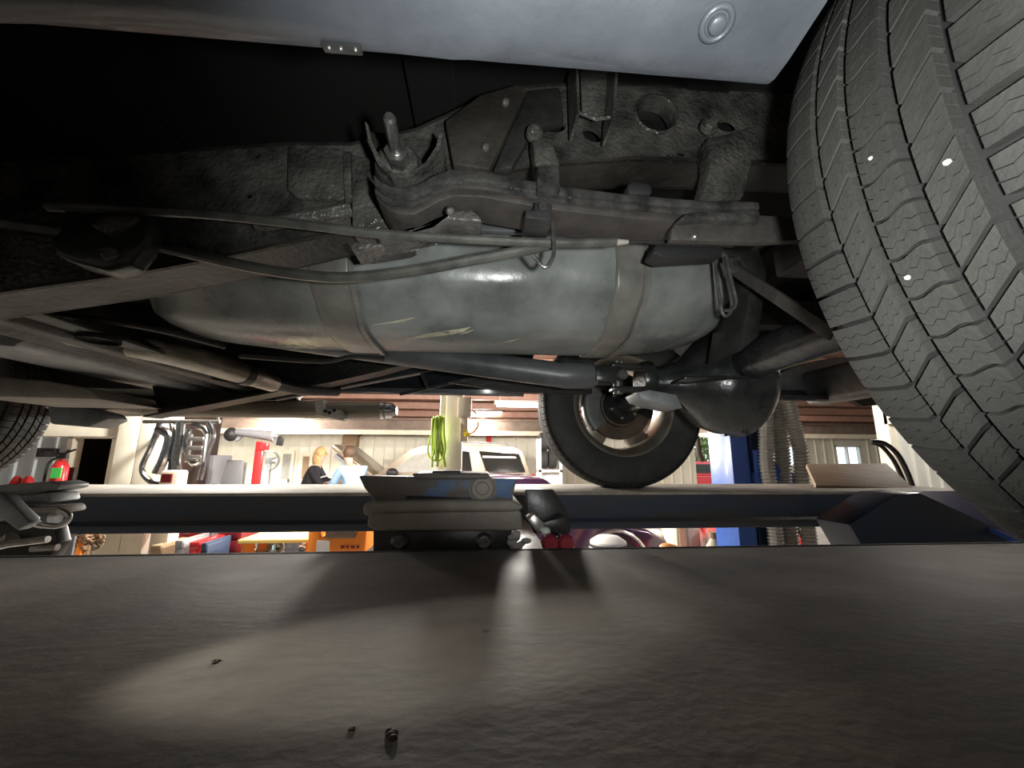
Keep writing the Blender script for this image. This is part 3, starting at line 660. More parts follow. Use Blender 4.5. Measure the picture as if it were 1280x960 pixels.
# ---- far side step bar
s0, s1 = P(60, 513, 2.03), P(482, 513, 2.03)
s0.z = s1.z; s0.x = -1.95
sb = tp(MB().tube([s0, s1, s1+Vector((.03, 0, 0)), s1+Vector((.045, 0, 0))], [.045, .045, .038, .018], 18), 'step_bar', 'step_bar', smooth=True, ang=50); lab(sb, 'dark chrome tubular side step on the far side')
tp(MB().tube([s1+Vector((-.02, 0, 0)), s1+Vector((.035, 0, 0)), s1+Vector((.055, 0, 0))], [.047, .04, .02], 18), 'step_end_cap', 'chrome', sb, smooth=True)
brk = tp(MB().pix([(393, 500), (404, 499), (405, 511), (424, 512), (432, 523), (428, 526), (395, 519)], 1.95, .05), 'step_bracket', 'white_bracket', bevel=.003)
for x_, y_ in ((407, 514), (412, 516), (418, 513)):
    tp(MB().lathe([(0, -.003), (.008, -.003), (.008, 0)], P(x_, y_, 1.95), 'Y', k=10), 'bracket_hole', 'black_steel', brk)
# ---- wheels
PITCHES = 80
def rad_at(y): return R-.0005-.9*y*y-(0 if abs(y) < .07 else (abs(y)-.07)**2*9)
def tread_block(y0, y1, slant, nslab, gap=.0007, lat=.006, zig=.0016, wob=0., seed=0):
    """one rubber block about the wheel axis (local origin = hub), split by zigzag sipes"""
    rnd = random.Random(seed); step = 2*PI/PITCHES; me = MB(); NP = 7
    half = step/2-lat/R/2
    def th(frac, k, zz):
        u = k/(NP-1); yy = y0+(y1-y0)*u
        a = -half+2*half*frac+slant*(u-.5)*step
        a += zz*((-1) ** k)*(1 if 0 < k < NP-1 else 0)/R + wob*math.sin(u*2*PI)/R
        return yy, a
    for sidx in range(nslab):
        f0, f1 = sidx/nslab, (sidx+1)/nslab
        lowe = [th(f0, k, zig if sidx > 0 else 0) for k in range(NP)]
        uppe = [th(f1, k, zig if sidx < nslab-1 else 0) for k in range(NP)]
        g0 = gap/R/2 if sidx > 0 else 0; g1 = gap/R/2 if sidx < nslab-1 else 0
        loop = [(y_, a+g0) for y_, a in lowe]+[(y_, a-g1) for y_, a in uppe[::-1]]
        top = [Vector((-math.cos(a)*rad_at(y_), y_, math.sin(a)*rad_at(y_))) for y_, a in loop]
        bot = [Vector((-math.cos(a)*(R-.016-.5*max(0, abs(y_)-.07)), y_, math.sin(a)*(R-.016-.5*max(0, abs(y_)-.07)))) for y_, a in loop]
        n = len(loop)
        fs = [(k, k+1, n-2-k, n-1-k) for k in range(NP-1)]
        fs += [(i, n+i, n+(i+1) % n, (i+1) % n) for i in range(n)]
        me.add(top+bot, fs)
    mesh = bpy.data.meshes.new('tread_block'); bm = bmesh.new()
    vs = [bm.verts.new(v) for v in me.v]
    for f in me.f: bm.faces.new([vs[i] for i in f])
    bmesh.ops.recalc_face_normals(bm, faces=bm.faces[:]); bm.to_mesh(mesh); bm.free()
    mesh.materials.append(MATS['rubber_tread'])
    return mesh
# ribs from the inner (far from camera) shoulder to the outer one; local y is + toward the truck's middle
RIBS = [(.0525, .090, .05, 3, .0, 0, .0036), (.024, .0445, -.62, 3, .0, .33, .0042), (-.0098, .0158, -.05, 3, .0016, .1, .0026), (-.0395, -.0178, -.68, 3, .0, .6, .0042), (-.090, -.0485, -.05, 3, .0, .2, .006)]
BLOCKS = [tread_block(a, b, s_, n_, wob=w_, seed=i, lat=lt_) for i, (a, b, s_, n_, w_, ph, lt_) in enumerate(RIBS)]
def wheel(cx, cy, cz, name, side, blocks='joined'):
    """side=+1: truck's middle lies toward +Y"""
    s_ = side
    c = Vector((cx, cy, cz))
    tprof = [(.222, .08), (.235, .092), (.27, .101), (.31, .103), (.34, .098), (.356, .091), (.364, .078), (.3685, .05), (.370, 0), (.3685, -.05), (.364, -.078), (.356, -.091), (.34, -.098), (.31, -.103), (.27, -.101), (.235, -.092), (.222, -.08)]
    if not blocks: tprof = [(r+(.008 if r > .34 else 0), h) for r, h in tprof]
    mb = MB().lathe([(r, h*s_) for r, h in tprof], c, 'Y', k=72)
    whl = tp(mb, name, 'rubber_side', smooth=True, ang=50)
    if blocks:
        rest = MB()
        for (a, b, sl, n_, w_, ph, lt_), me in zip(RIBS, BLOCKS):
            for k in range(PITCHES):
                th_ = 2*PI*(k+ph)/PITCHES
                if blocks == 'each' and math.cos(th_) > -.7:
                    link('tread_block', me, c, whl, (0, th_, 0))
                else:
                    M = Matrix.Rotation(th_, 3, 'Y')
                    rest.add([c+M @ (Vector((v.co.x, v.co.y*s_, v.co.z))) for v in me.vertices], [tuple(p_.vertices) for p_ in me.polygons])
        ro_ = tp(rest, 'tread', 'rubber_tread', whl); ro_['kind'] = 'stuff'
        tp(MB().lathe([(.3565, .0905*s_), (.3645, .078*s_), (.3690, .05*s_), (.3706, 0), (.3690, -.05*s_), (.3645, -.078*s_), (.3565, -.0905*s_)], c, 'Y', k=72), 'groove_floor', 'rubber_groove_shade', whl, smooth=True)
    # rim
    tp(MB().lathe([(.238, .085*s_), (.236, .095*s_), (.228, .095*s_), (.222, .085*s_), (.205, .068*s_), (.198, .03*s_), (.195, -.05*s_), (.21, -.072*s_), (.228, -.083*s_), (.236, -.09*s_), (.238, -.082*s_), (.212, -.066*s_), (.202, -.045*s_), (.204, .03*s_), (.21, .066*s_)], c, 'Y', k=56, closed=True), 'rim', 'rim_alloy', whl, smooth=True, ang=60)
    # five spokes on the outer face
    for k in range(5):
        a = 2*PI*k/5; d = Vector((math.sin(a), 0, math.cos(a))); t = Vector((math.cos(a), 0, -math.sin(a)))
        yo = -.075*s_
        pts = [c+d*.05+t*.042, c+d*.20+t*.055, c+d*.20-t*.055, c+d*.05-t*.042]
        tp(MB().prism([p_+Vector((0, yo, 0)) for p_ in pts], (0, .03*s_, 0)), 'spoke', 'rim_alloy', whl, bevel=.006)
    tp(MB().lathe([(0, -.09*s_), (.07, -.085*s_), (.075, -.05*s_), (.075, -.03*s_), (0, -.03*s_)], c, 'Y', k=24), 'wheel_hub', 'rim_alloy', whl, smooth=True, ang=50)
    # brake rotor with hat, backing plate and caliper
    tp(MB().lathe([(.06, .0), (.155, .0), (.157, .004*s_), (.157, .022*s_), (.155, .026*s_), (.1, .026*s_), (.095, .05*s_), (.06, .05*s_)], c, 'Y', k=40, closed=True), 'brake_rotor', 'rotor', whl, smooth=True, ang=40)
    tp(MB().lathe([(.02, .10*s_), (.07, .095*s_), (.085, .07*s_), (.088, .045*s_), (.03, .04*s_)], c, 'Y', k=24), 'axle_flange', 'axle_black', whl, smooth=True, ang=45)
    for k in range(6):
        a = 2*PI*k/6+.2
        tp(MB().ball(c+Vector((.062*math.sin(a), .092*s_, .062*math.cos(a))), .012, k=8, r=6), 'flange_bolt', 'bolt_steel', whl, smooth=True)
    tp(MB().lathe([(.10, -.012*s_), (.175, -.012*s_), (.178, .05*s_), (.168, .062*s_), (.10, .055*s_)], c, 'Y', k=10, closed=True, a0=-2.3, a1=-1.0), 'brake_caliper', 'grey_cast', whl, bevel=.006)
    tp(MB().lathe([(.09, .06*s_), (.15, .056*s_), (.15, .066*s_), (.09, .072*s_)], c, 'Y', k=18, closed=True, a0=-.9, a1=2.0), 'dust_shield', 'undercoat_dark', whl, smooth=True, ang=40)
    return whl
w1 = wheel(XA, YN-.092, ZW, 'rear_wheel', 1, 'each'); lab(w1, 'near rear wheel with a worn blocky tread')
w2 = wheel(XA, YF+.098, ZW, 'rear_wheel', -1); lab(w2, 'far rear wheel seen from its inner side')
XFW = P(58, 545, YF+.17).x-R+.01
w3 = wheel(XFW, YF+.098, ZW, 'front_wheel', -1); lab(w3, 'far front wheel, its tread showing at the left')
w4 = wheel(XFW, YN-.092, ZW, 'front_wheel', 1, blocks=False)
# little pale stones caught in the near tread
for x_, y_, r_ in ((1089, 198, .0022), (1185, 203, .003), (1135, 347, .0026)):
    d = P(x_, y_, 1.0); t = .1
    while t < .6:
        p = d*t; yl = p.y-(YN-.092)
        if abs(yl) < .09 and math.hypot(p.x-XA, p.z-ZW) < rad_at(yl): break
        t += .0005
    tp(MB().ball(d*t, r_, r_*.8, r_*.7, k=7, r=5), 'stone_chip', 'white_bracket', w1)
tp(MB().bar((XFW, .5, .2), (XFW, mir(.5), .2), .06, .06).bar((-2.0, .7, .3), (-2.6, .6, .3), .05, .05), 'front_axle', 'undercoat_dark', bevel=.006)
q = P(70, 518, 1.7)
tp(MB().prism([P(58, 502, 1.7), P(90, 505, 1.7), P(130, 516, 1.7), P(135, 524, 1.7), P(110, 534, 1.7), P(62, 530, 1.7)], (0, .1, 0)), 'inner_fender_lip', 'grey_cast', bevel=.008)
tp(MB().box((-1.78, 1.75, .19), (-1.55, 1.95, .23)), 'front_splash_guard', 'jack_grey', bevel=.01)
# ================================================================ JACKS BETWEEN THE RUNWAYS
jk = thing('rolling_jack', 'grey and worn blue rolling bridge jack standing between the runways', 'jack', P(552, 660, .95))
jk.location.z = ZC+RT-.12; WL[jk] = jk.location.copy()
JY = .85
MB().pix([(462, 634), (640, 632), (652, 640), (654, 662), (640, 664), (470, 664), (458, 658)], JY, .22).build('beam', 'jack_grey', jk, bevel=.006, bsegs=3)
MB().pix([(452, 632), (462, 627), (640, 625), (656, 634), (648, 640), (470, 642), (454, 646)], JY-.012, .24).build('beam_cap', 'jack_grey', jk, bevel=.008, bsegs=3)
MB().pix([(448, 595), (600, 598), (646, 599), (640, 624), (600, 624), (508, 620), (506, 627), (468, 626), (455, 610)], JY+.02, .05).build('lift_arm', 'jack_blue', jk, bevel=.004)
MB().pix([(448, 595), (600, 598), (646, 599), (640, 624), (600, 624), (508, 620), (506, 627), (468, 626), (455, 610)], JY+.16, .05).build('lift_arm', 'jack_blue', jk, bevel=.004)
pv = MB().lathe([(0, -.016), (.012, -.016), (.014, -.012), (.022, -.012), (.026, -.006), (.030, -.004), (.030, .0)], P(603, 610, JY+.02), 'Y', k=20).build('pivot_boss', 'jack_grey', jk, smooth=True, ang=40)
MB().pix([(515, 592), (612, 593), (610, 599), (518, 599)], JY+.0, .2).build('lift_pad', 'jack_blue', jk, bevel=.003)
MB().pix([(540, 589), (575, 589), (575, 594), (540, 594)], JY+.05, .12).build('rubber_pad', 'black_plastic', jk, bevel=.003)
MB().pix([(466, 662), (640, 662), (640, 705), (466, 705)], JY+.02, .16).build('carriage', 'black_steel', jk, bevel=.004)
for x_ in (500, 605):
    MB().lathe([(0, -.012), (.012, -.012), (.018, -.006), (.018, .004)], P(x_, 676, JY+.02), 'Y', k=12).build('roller', 'bolt_steel', jk, smooth=True)
MB().box((-.25, .62, RT-.11), (.16, 1.57, RT-.075)).build('cross_rail', 'black_steel', jk, bevel=.004)
rag = MB()
for k in range(9):
    p = P(646+random.uniform(-8, 12), 668+k*2, JY-.02+random.uniform(-.01, .02)); rag.ball(p, random.uniform(.006, .012), random.uniform(.006, .01), random.uniform(.005, .01), k=8, r=6)
tag(rag.build('shop_rag', 'white_rag', smooth=True, base=True), 'crumpled whitish rag tucked at the right end of the rolling jack', 'rag')
# pedal / valve unit right of the jack
pd = thing('foot_valve', 'black steel valve pedal with dark red twin knobs right of the rolling jack', 'jack valve', P(690, 684, .8))
MB().pix([(657, 612), (692, 612), (712, 646), (716, 660), (668, 668), (660, 650)], .86, .02).build('pedal_plate', 'black_steel', pd, bevel=.003)
MB().pix([(660, 650), (668, 642), (682, 655), (673, 668)], .80, .05).build('silver_edge', 'bright_steel', pd, bevel=.002)
MB().pix([(672, 655), (706, 645), (716, 658), (712, 668), (690, 672)], .81, .06).build('valve_block', 'black_steel', pd, bevel=.004)
for x_ in (685, 704):
    kb = MB().lathe([(0, -.035), (.012, -.035), (.0165, -.028), (.0165, -.01), (.012, 0)], P(x_, 676, .80), 'Y', k=16).build('knob', 'red_knob', pd, smooth=True, ang=50)
MB().tube([P(x_, y_, .775) for x_, y_ in ((690, 690), (697, 680), (700, 670), (694, 664))], .0035, 8, smoothn=3).build('chrome_lever', 'chrome', pd, smooth=True)
MB().ball(P(682, 664, .80), .010, .012, .008).build('air_fitting', 'white_plastic', pd, smooth=True)
# second jack at the left edge
j2 = thing('jack_stand_head', 'grey cast jack of stacked plates with a steel hook at the left edge', 'jack', P(30, 690, .8))
MB().pix([(-60, 612), (0, 606), (60, 602), (74, 606), (72, 612), (40, 618), (-60, 626)], .80, .06).build('top_plate', 'grey_cast', j2, bevel=.005)
MB().pix([(-60, 624), (20, 619), (58, 616), (62, 628), (20, 632), (-60, 636)], .79, .06).build('plate', 'grey_cast', j2, bevel=.005)
MB().pix([(-60, 634), (20, 636), (72, 632), (75, 642), (30, 645), (-60, 660)], .76, .05).build('plate', 'jack_grey', j2, bevel=.005)
MB().prism([P(-10, 615, .74), P(4, 616, .74), P(30, 648, .70), P(38, 654, .70), P(20, 664, .70), P(-10, 640, .74)], (0, .02, 0)).build('lever_arm', 'grey_cast', j2, bevel=.004)
MB().pix([(-60, 655), (40, 652), (66, 656), (72, 680), (60, 700), (-60, 700)], .84, .03).build('jack_body', 'black_steel', j2, bevel=.006)
MB().tube([P(40, 645, .77), P(55, 650, .77), P(69, 648, .77)], .014, 12).build('ram', 'grey_cast', j2, smooth=True)
MB().tube([P(x_, y_, .73) for x_, y_ in ((34, 650), (44, 654), (60, 657), (74, 657), (84, 651), (86, 645), (80, 640), (74, 638))], .0045, 10, smoothn=4).build('hook', 'bright_steel', j2, smooth=True)
MB().tube([P(-30, 690, .8), P(10, 680, .8), P(60, 674, .8)], .006, 8).tube([P(-30, 684, .82), P(10, 676, .82), P(16, 672, .82)], .012, 8).tube([P(40, 686, .84), P(72, 684, .84)], .006, 8).build('linkage', 'bright_steel', j2, smooth=True)

for x_, y_, r_, l_ in ((488, 921, .0030, 'dark grease lump on the deck near the bottom of the picture'), (268, 828, .0018, 'small dark crumb left of the lit patch on the deck'), (441, 911, .0013, 'tiny crumb left of the dark grease lump on the deck')):
    d = P(x_, y_, 1.0); c_ = d*(RT/d.z); mbb = MB()
    for k in range(4): mbb.ball(c_+Vector((random.uniform(-1, 1)*r_, random.uniform(-1, 1)*r_, r_*.25)), r_*random.uniform(.6, 1), r_*random.uniform(.6, 1), r_*.45, k=8, r=6)
    tag(mbb.build('grease_lump', 'dark_room', smooth=True, base=True), l_, 'grease lump')
# ================================================================ BACKGROUND, LEFT
# cream boarded pier with the dark doorway beside it
def pxr(x0, x1, Y, y=560): return P(x0, y, Y).x, P(x1, y, Y).x
PY = 4.6
a_, b_ = pxr(143, 198, PY)
pier = struct(MB().box((a_+.01, PY+.03, FLOOR), (b_-.01, PY+.32, 1.2)).build('wall_pier', 'cream_wood'))
nb = 2; bw_ = (b_-a_)/nb
for i in range(nb):
    MB().box((a_+i*bw_+.004, PY, FLOOR), (a_+(i+1)*bw_-.004, PY+.03, 1.2)).build('board', 'cream_wood', pier, bevel=.003)
hd = P(75, 527, PY+.2); hx0 = P(0, 530, PY+.3).x
MB().box((hx0-1.5, PY+.08, P(100, 545, PY).z), (a_+.02, PY+.3, P(100, 528, PY).z+.02)).build('header_board', 'cream_wood', pier, bevel=.004)
# partition behind with a doorway
DY = 5.6
d0, d1 = pxr(92, 141, DY); zt = P(110, 548, DY).z
part = MB().box((d0-4.0, DY, FLOOR), (d0-.05, DY+.1, 1.6)).box((d1+.05, DY, FLOOR), (d1+.5, DY+.1, 1.6)).box((d0-.05, DY, zt+.05), (d1+.05, DY+.1, 1.6))
part = struct(part.build('wall_partition', 'pale_blue_metal'))
for k in range(16):
    xx = d0-.2-k*.22
    MB().prism([(xx-.03, DY, FLOOR), (xx-.015, DY-.025, FLOOR), (xx+.015, DY-.025, FLOOR), (xx+.03, DY, FLOOR)], (0, 0, 3.2)).build('siding_rib', 'pale_blue_metal', part)
dr = struct(MB().box((d0-.06, DY-.03, FLOOR), (d0, DY+.12, zt+.06)).box((d1, DY-.03, FLOOR), (d1+.06, DY+.12, zt+.06)).box((d0-.06, DY-.03, zt), (d1+.06, DY+.12, zt+.06)).build('door_1', 'cream_wood'))
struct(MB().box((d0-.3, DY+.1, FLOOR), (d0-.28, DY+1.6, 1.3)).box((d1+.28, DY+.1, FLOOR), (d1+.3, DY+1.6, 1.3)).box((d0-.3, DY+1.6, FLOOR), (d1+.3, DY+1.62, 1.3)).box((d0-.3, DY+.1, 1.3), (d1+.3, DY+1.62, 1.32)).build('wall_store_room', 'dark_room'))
for k, (x_, y_, hh) in enumerate(((96, 575, .5), (110, 590, .4), (124, 580, .45), (138, 590, .3))):
    p = P(x_, y_, DY+1.2)
    tag(MB().box((p.x-.07, DY+1.1, FLOOR), (p.x+.07, DY+1.45, p.z)).box((p.x-.06, DY+1.09, p.z-.25), (p.x+.06, DY+1.1, p.z-.05)).build('storage_box', ['brown_box', 'dark_red', 'brown_box', 'grey_plastic'][k], bevel=.01, base=True),
        ['tall brown carton at the left inside the dark doorway', 'dark red bin inside the dark doorway', 'brown carton in the middle of the dark doorway', 'grey box at the right inside the dark doorway'][k], 'box')
# fire extinguisher with a green tag
p = P(73, 596, 4.9)
fe = thing('fire_extinguisher', 'red fire extinguisher with a bright green tag beside the dark doorway', 'fire extinguisher', (p.x, 4.9, p.z-.25))
MB().lathe([(0, -.25), (.07, -.25), (.075, -.22), (.075, .1), (.05, .16), (.025, .18), (.025, .2), (0, .2)], p, 'Z', k=18).build('cylinder', 'red_paint', fe, smooth=True)
MB().box((p.x-.02, 4.88, p.z+.2), (p.x+.05, 4.92, p.z+.24)).bar((p.x, 4.9, p.z+.25), (p.x+.12, 4.9, p.z+.3), .02, .015).build('handle', 'black_steel', fe)
MB().tube([(p.x-.02, 4.9, p.z+.22), (p.x-.1, 4.87, p.z+.15), (p.x-.1, 4.86, p.z-.05)], .012, 8, smoothn=4).build('hose', 'black_plastic', fe, smooth=True)
MB().box((p.x+.01, 4.80, p.z-.01), (p.x+.11, 4.81, p.z+.1)).build('tag', 'green_tag', fe)
MB().box((p.x-.08, 4.975, p.z-.1), (p.x+.08, 5.0, p.z+.1)).build('wall_bracket', 'black_steel', fe)
tag(MB().box((p.x-.5, 5.0, FLOOR), (p.x+.2, 5.03, p.z-.12)).box((p.x-.5, 4.8, FLOOR), (p.x-.46, 5.03, p.z-.12)).box((p.x-.5, 4.78, p.z-.14), (p.x+.2, 5.05, p.z-.12)).build('extinguisher_stand', 'grey_plastic', bevel=.004, base=True), 'grey sheet-metal stand below the fire extinguisher', 'stand')
p = P(50, 565, 5.4)
tag(MB().tube([p, p+Vector((.08, 0, .03)), p+Vector((.16, 0, .02)), p+Vector((.18, 0, -.02)), p+Vector((.3, 0, -.02)), p+Vector((.32, 0, .03))], .015, 8).box(p+Vector((-.02, -.02, -.06)), p+Vector((.02, .2, .05))).build('wall_pipe_valve', 'black_steel', base=True), 'dark pipe and valve on the pale blue ribbed wall', 'valve')
for i, x_ in enumerate((22, 36)):
    p = P(x_, 595, 5.2)
    tag(MB().lathe([(0, 0), (.06, 0), (.065, .02), (.065, p.z-FLOOR-.1), (.04, p.z-FLOOR-.03), (.02, p.z-FLOOR), (0, p.z-FLOOR)], (p.x, 5.2, FLOOR), 'Z', k=14).build('gas_bottle', 'red_paint', smooth=True, base=True), 'slim red gas bottle %s against the pale blue wall' % ('standing left of its twin' if i == 0 else 'nearer the fire extinguisher'), 'gas bottle')
# hanging chrome exhaust sections / puller cluster on a rail beside the pier
hang_y = 4.3
rl = tag(MB().tube([P(180, 527, hang_y), P(275, 527, hang_y)], .02, 8).bar(P(190, 527, hang_y), P(190, 527, hang_y)+Vector((0, PY-hang_y, 0)), .03, .03).bar(P(272, 527, hang_y), P(272, 527, hang_y)+Vector((0, 0, roofz(hang_y)-P(272, 527, hang_y).z)), .02, .02, (0, 1, 0)).build('hanging_rail', 'bolt_steel', base=True), 'steel hanging rail above the chrome hand tools by the cream pier', 'rail')
def loop_thing(pts, r, name, label, m='chrome', Y=hang_y, extra=None):
    t = tag(MB().tube([P(x_, y_, Y) for x_, y_ in pts], r, 10, smoothn=5).build(name, m, smooth=True, base=True), label, 'tool', 'chrome tools hanging by the pier')
    if extra: extra(t)
    return t
loop_thing([(200, 527), (196, 540), (188, 560), (178, 582), (180, 594), (190, 603), (200, 605)], .025, 'pry_hook', 'long curved chrome hook hanging leftmost on the tool rail')
loop_thing([(197, 537), (207, 540), (212, 548), (206, 570), (196, 592)], .045, 'chrome_tube', 'thick chrome tube hanging second from the left on the tool rail')
loop_thing([(214, 530), (218, 552), (214, 575), (210, 600)], .02, 'pull_rod', 'thin steel rod hanging beside the thick chrome tube', 'bolt_steel')
loop_thing([(226, 528), (224, 550), (220, 575), (222, 590)], .04, 'chrome_cylinder', 'straight chrome cylinder hanging in the middle of the tool rail')
loop_thing([(240, 532), (256, 536), (260, 552), (254, 572), (244, 580), (236, 570), (232, 552), (238, 536)], .03, 'spring_compressor_ring', 'oval chrome clamp ring hanging right of the middle of the tool rail')
loop_thing([(262, 528), (266, 545), (258, 570), (250, 600)], .028, 'chrome_bar', 'slanting chrome bar hanging rightmost on the tool rail')
loop_thing([(205, 560), (216, 585), (230, 592), (244, 584)], .008, 'hanging_wire', 'thin dark wire slung between the chrome tools', 'black_steel')
p = P(245, 560, hang_y-.05)
hg = MB()
for dz in (.09, 0, -.09): hg.box(p+Vector((-.07, -.02, dz-.02)), p+Vector((.07, .02, dz+.02)))
tag(hg.box(p+Vector((-.09, -.01, -.14)), p+Vector((-.06, .03, .14))).box(p+Vector((.06, -.01, -.14)), p+Vector((.09, .03, .14))).build('clamp_yoke', 'bright_steel', bevel=.008, base=True), 'bright steel ladder-shaped yoke inside the oval chrome ring', 'tool', 'chrome tools hanging by the pier')
p = P(213, 592, 4.1)
sp = thing('parts_cleaner', 'yellowish box with a red label below the hanging chrome tools', 'container', (p.x, 4.1, FLOOR))
MB().box((p.x-.06, 4.05, FLOOR), (p.x+.10, 4.2, p.z+.03)).build('drum', 'beam_cream', sp, bevel=.02)
MB().box((p.x-.03, 4.035, p.z-.08), (p.x+.06, 4.05, p.z+.0)).build('label_patch', 'dark_red', sp)
# grey cabinets and monitor behind
for i, (x0, x1, yt, Y, m_, l_) in enumerate(((262, 269, 569, 7, 'grey_plastic', 'narrow dark grey locker at the left of the work desk'), (272, 291, 578, 7.4, 'hose_grey', 'pale grey steel cabinet behind the monitor'))):
    a_, b_ = pxr(x0, x1, Y); z_ = P(280, yt, Y).z
    c_ = tag(MB().box((a_, Y, FLOOR), (b_, Y+.5, z_)).build('steel_cabinet', m_, bevel=.01, base=True), l_, 'cabinet')
    MB().box((a_+.03, Y-.015, FLOOR+.1), (b_-.03, Y, z_-.05)).build('cabinet_door', m_, c_, bevel=.004)
    MB().box((b_-.09, Y-.03, z_-.8), (b_-.07, Y-.015, z_-.6)).build('handle', 'black_steel', c_)
p = P(293, 590, 6.6)
mon = thing('computer_monitor', 'grey tilted computer monitor on the desk left of the red post', 'monitor', (p.x, 6.6, p.z-.3))
MB().prism([(p.x-.16, 6.55, p.z-.2), (p.x+.14, 6.55, p.z-.2), (p.x+.1, 6.6, p.z+.18), (p.x-.13, 6.6, p.z+.18)], (0, .05, 0)).build('screen', 'grey_plastic', mon, bevel=.006)
MB().box((p.x-.03, 6.6, p.z-.32), (p.x+.03, 6.68, p.z-.1)).box((p.x-.12, 6.5, p.z-.33), (p.x+.12, 6.75, p.z-.31)).build('foot', 'black_plastic', mon)
a_, b_ = pxr(262, 320, 6.7); zd = p.z-.33
dk = thing('work_desk', 'cluttered white work desk left of the red post', 'desk', ((a_+b_)/2, 6.9, FLOOR))
MB().box((a_, 6.45, zd-.04), (b_, 7.0, zd)).build('desk_top', 'white_plastic', dk, bevel=.005)
for xx in (a_+.03, b_-.07):
    for yy in (6.5, 6.93): MB().box((xx, yy, FLOOR), (xx+.04, yy+.04, zd-.04)).build('leg', 'grey_plastic', dk)
for i, (x_, m_, l_) in enumerate(((272, 'black_plastic', 'black case on the desk below the grey locker'), (283, 'navy', 'dark blue tray on the desk left of the monitor'), (309, 'black_plastic', 'small black tool case on the desk right of the monitor'))):
    p2 = P(x_, 600, 6.55)
    tag(MB().box((p2.x-.1, 6.5, zd), (p2.x+.1, 6.65, zd+.13)).box((p2.x-.03, 6.48, zd+.13), (p2.x+.03, 6.52, zd+.16)).build('tool_case', m_, bevel=.01, base=True), l_, 'tool case')
# tire machine: red post with grey swing arm
tcx, TY = P(322, 580, 6.0).x, 6.0
tcm = thing('tire_changer', 'tire changer with a red post and a dark grey swing arm', 'tire changer', (tcx, TY, FLOOR))
b0 = P(319, 606, TY); t0 = P(326, 552, TY)
MB().bar((b0.x, TY, FLOOR+.3), (t0.x, TY, t0.z), .09, .09, (0, 1, 0)).build('post', 'red_paint', tcm, bevel=.01)
MB().box((t0.x-.03, TY-.06, t0.z-.12), (t0.x+.1, TY+.06, t0.z-.02)).build('post_collar', 'red_paint', tcm, bevel=.008)
MB().tube([P(296, 540, TY), P(316, 542, TY), P(340, 545, TY)], [.05, .06, .075], 14).tube([P(340, 545, TY), P(343, 545, TY), P(343.1, 545, TY), P(352, 547, TY)], [.085, .085, .03, .02], 14).build('swing_arm', 'grey_plastic', tcm, smooth=True, ang=50)
MB().ball(P(289, 543, TY), .09, .08, .1).build('arm_knob', 'black_plastic', tcm, smooth=True)
MB().prism([P(297, 538, TY), P(306, 540, TY), P(298, 550, TY), P(293, 552, TY)], (0, .05, 0)).build('arm_bracket', 'grey_plastic', tcm)
MB().bar(P(352, 545, TY), P(349, 557, TY), .05, .08).build('mount_head', 'black_steel', tcm, bevel=.008)
MB().box((tcx-.35, TY-.3, FLOOR), (tcx+.35, TY+.35, FLOOR+.55)).build('machine_base', 'red_paint', tcm, bevel=.03)
MB().lathe([(0, .55), (.1, .55), (.1, .68), (.28, .7), (.28, .73), (0, .74)], (tcx, TY, FLOOR), 'Z', k=20).build('turntable', 'bolt_steel', tcm, smooth=True, ang=40)
# pedestal fan and doors/windows on the back wall
p = P(336, 576, 8.5)
fan = thing('pedestal_fan', 'round grey pedestal fan right of the red post', 'fan', (p.x, 8.5, FLOOR))
MB().lathe([(.19, -.05), (.2, 0), (.19, .06)], p, 'Y', k=24).build('cage_ring', 'fan_grey', fan, smooth=True)
for k in range(12):
    a = 2*PI*k/12
    MB().bar(p+Vector((0, -.05, 0)), p+Vector((.195*math.cos(a), 0, .195*math.sin(a))), .006, .006).build('cage_wire', 'fan_grey', fan)
for k in range(3):
    a = 2*PI*k/3; d = Vector((math.cos(a), 0, math.sin(a))); t = Vector((-math.sin(a), .3, math.cos(a)))
    MB().prism([p+d*.03, p+d*.16+t*.05, p+d*.17-t*.03], (0, .008, 0)).build('blade', 'white_plastic', fan)
MB().lathe([(.02, 0), (.02, p.z-FLOOR-.05)], (p.x, 8.6, FLOOR), 'Z', k=10).lathe([(0, 0), (.22, 0), (.22, .03), (.03, .06)], (p.x, 8.6, FLOOR), 'Z', k=20).box((p.x-.05, 8.5, p.z-.06), (p.x+.05, 8.68, p.z+.06)).build('stand', 'fan_grey', fan, smooth=True, ang=40)
for i, (x0, x1, y0) in enumerate(((352, 369, 563), (377, 392, 566), (424, 440, 571))):
    a_, b_ = pxr(x0, x1, BW-.06); z_ = P(360, y0, BW).z
    d_ = struct(MB().box((a_, BW-.08, FLOOR), (b_, BW-.001, z_)).build('door_%d' % (i+2), 'cream_wood'))
    MB().box((a_+.08, BW-.1, FLOOR+1.0), (b_-.08, BW-.08, z_-.1)).build('door_pane', ['hose_grey', 'brown_box', 'pale_cyan'][i], d_)
    MB().box((b_-.1, BW-.12, FLOOR+.9), (b_-.05, BW-.08, FLOOR+1.0)).build('door_handle', 'bolt_steel', d_)
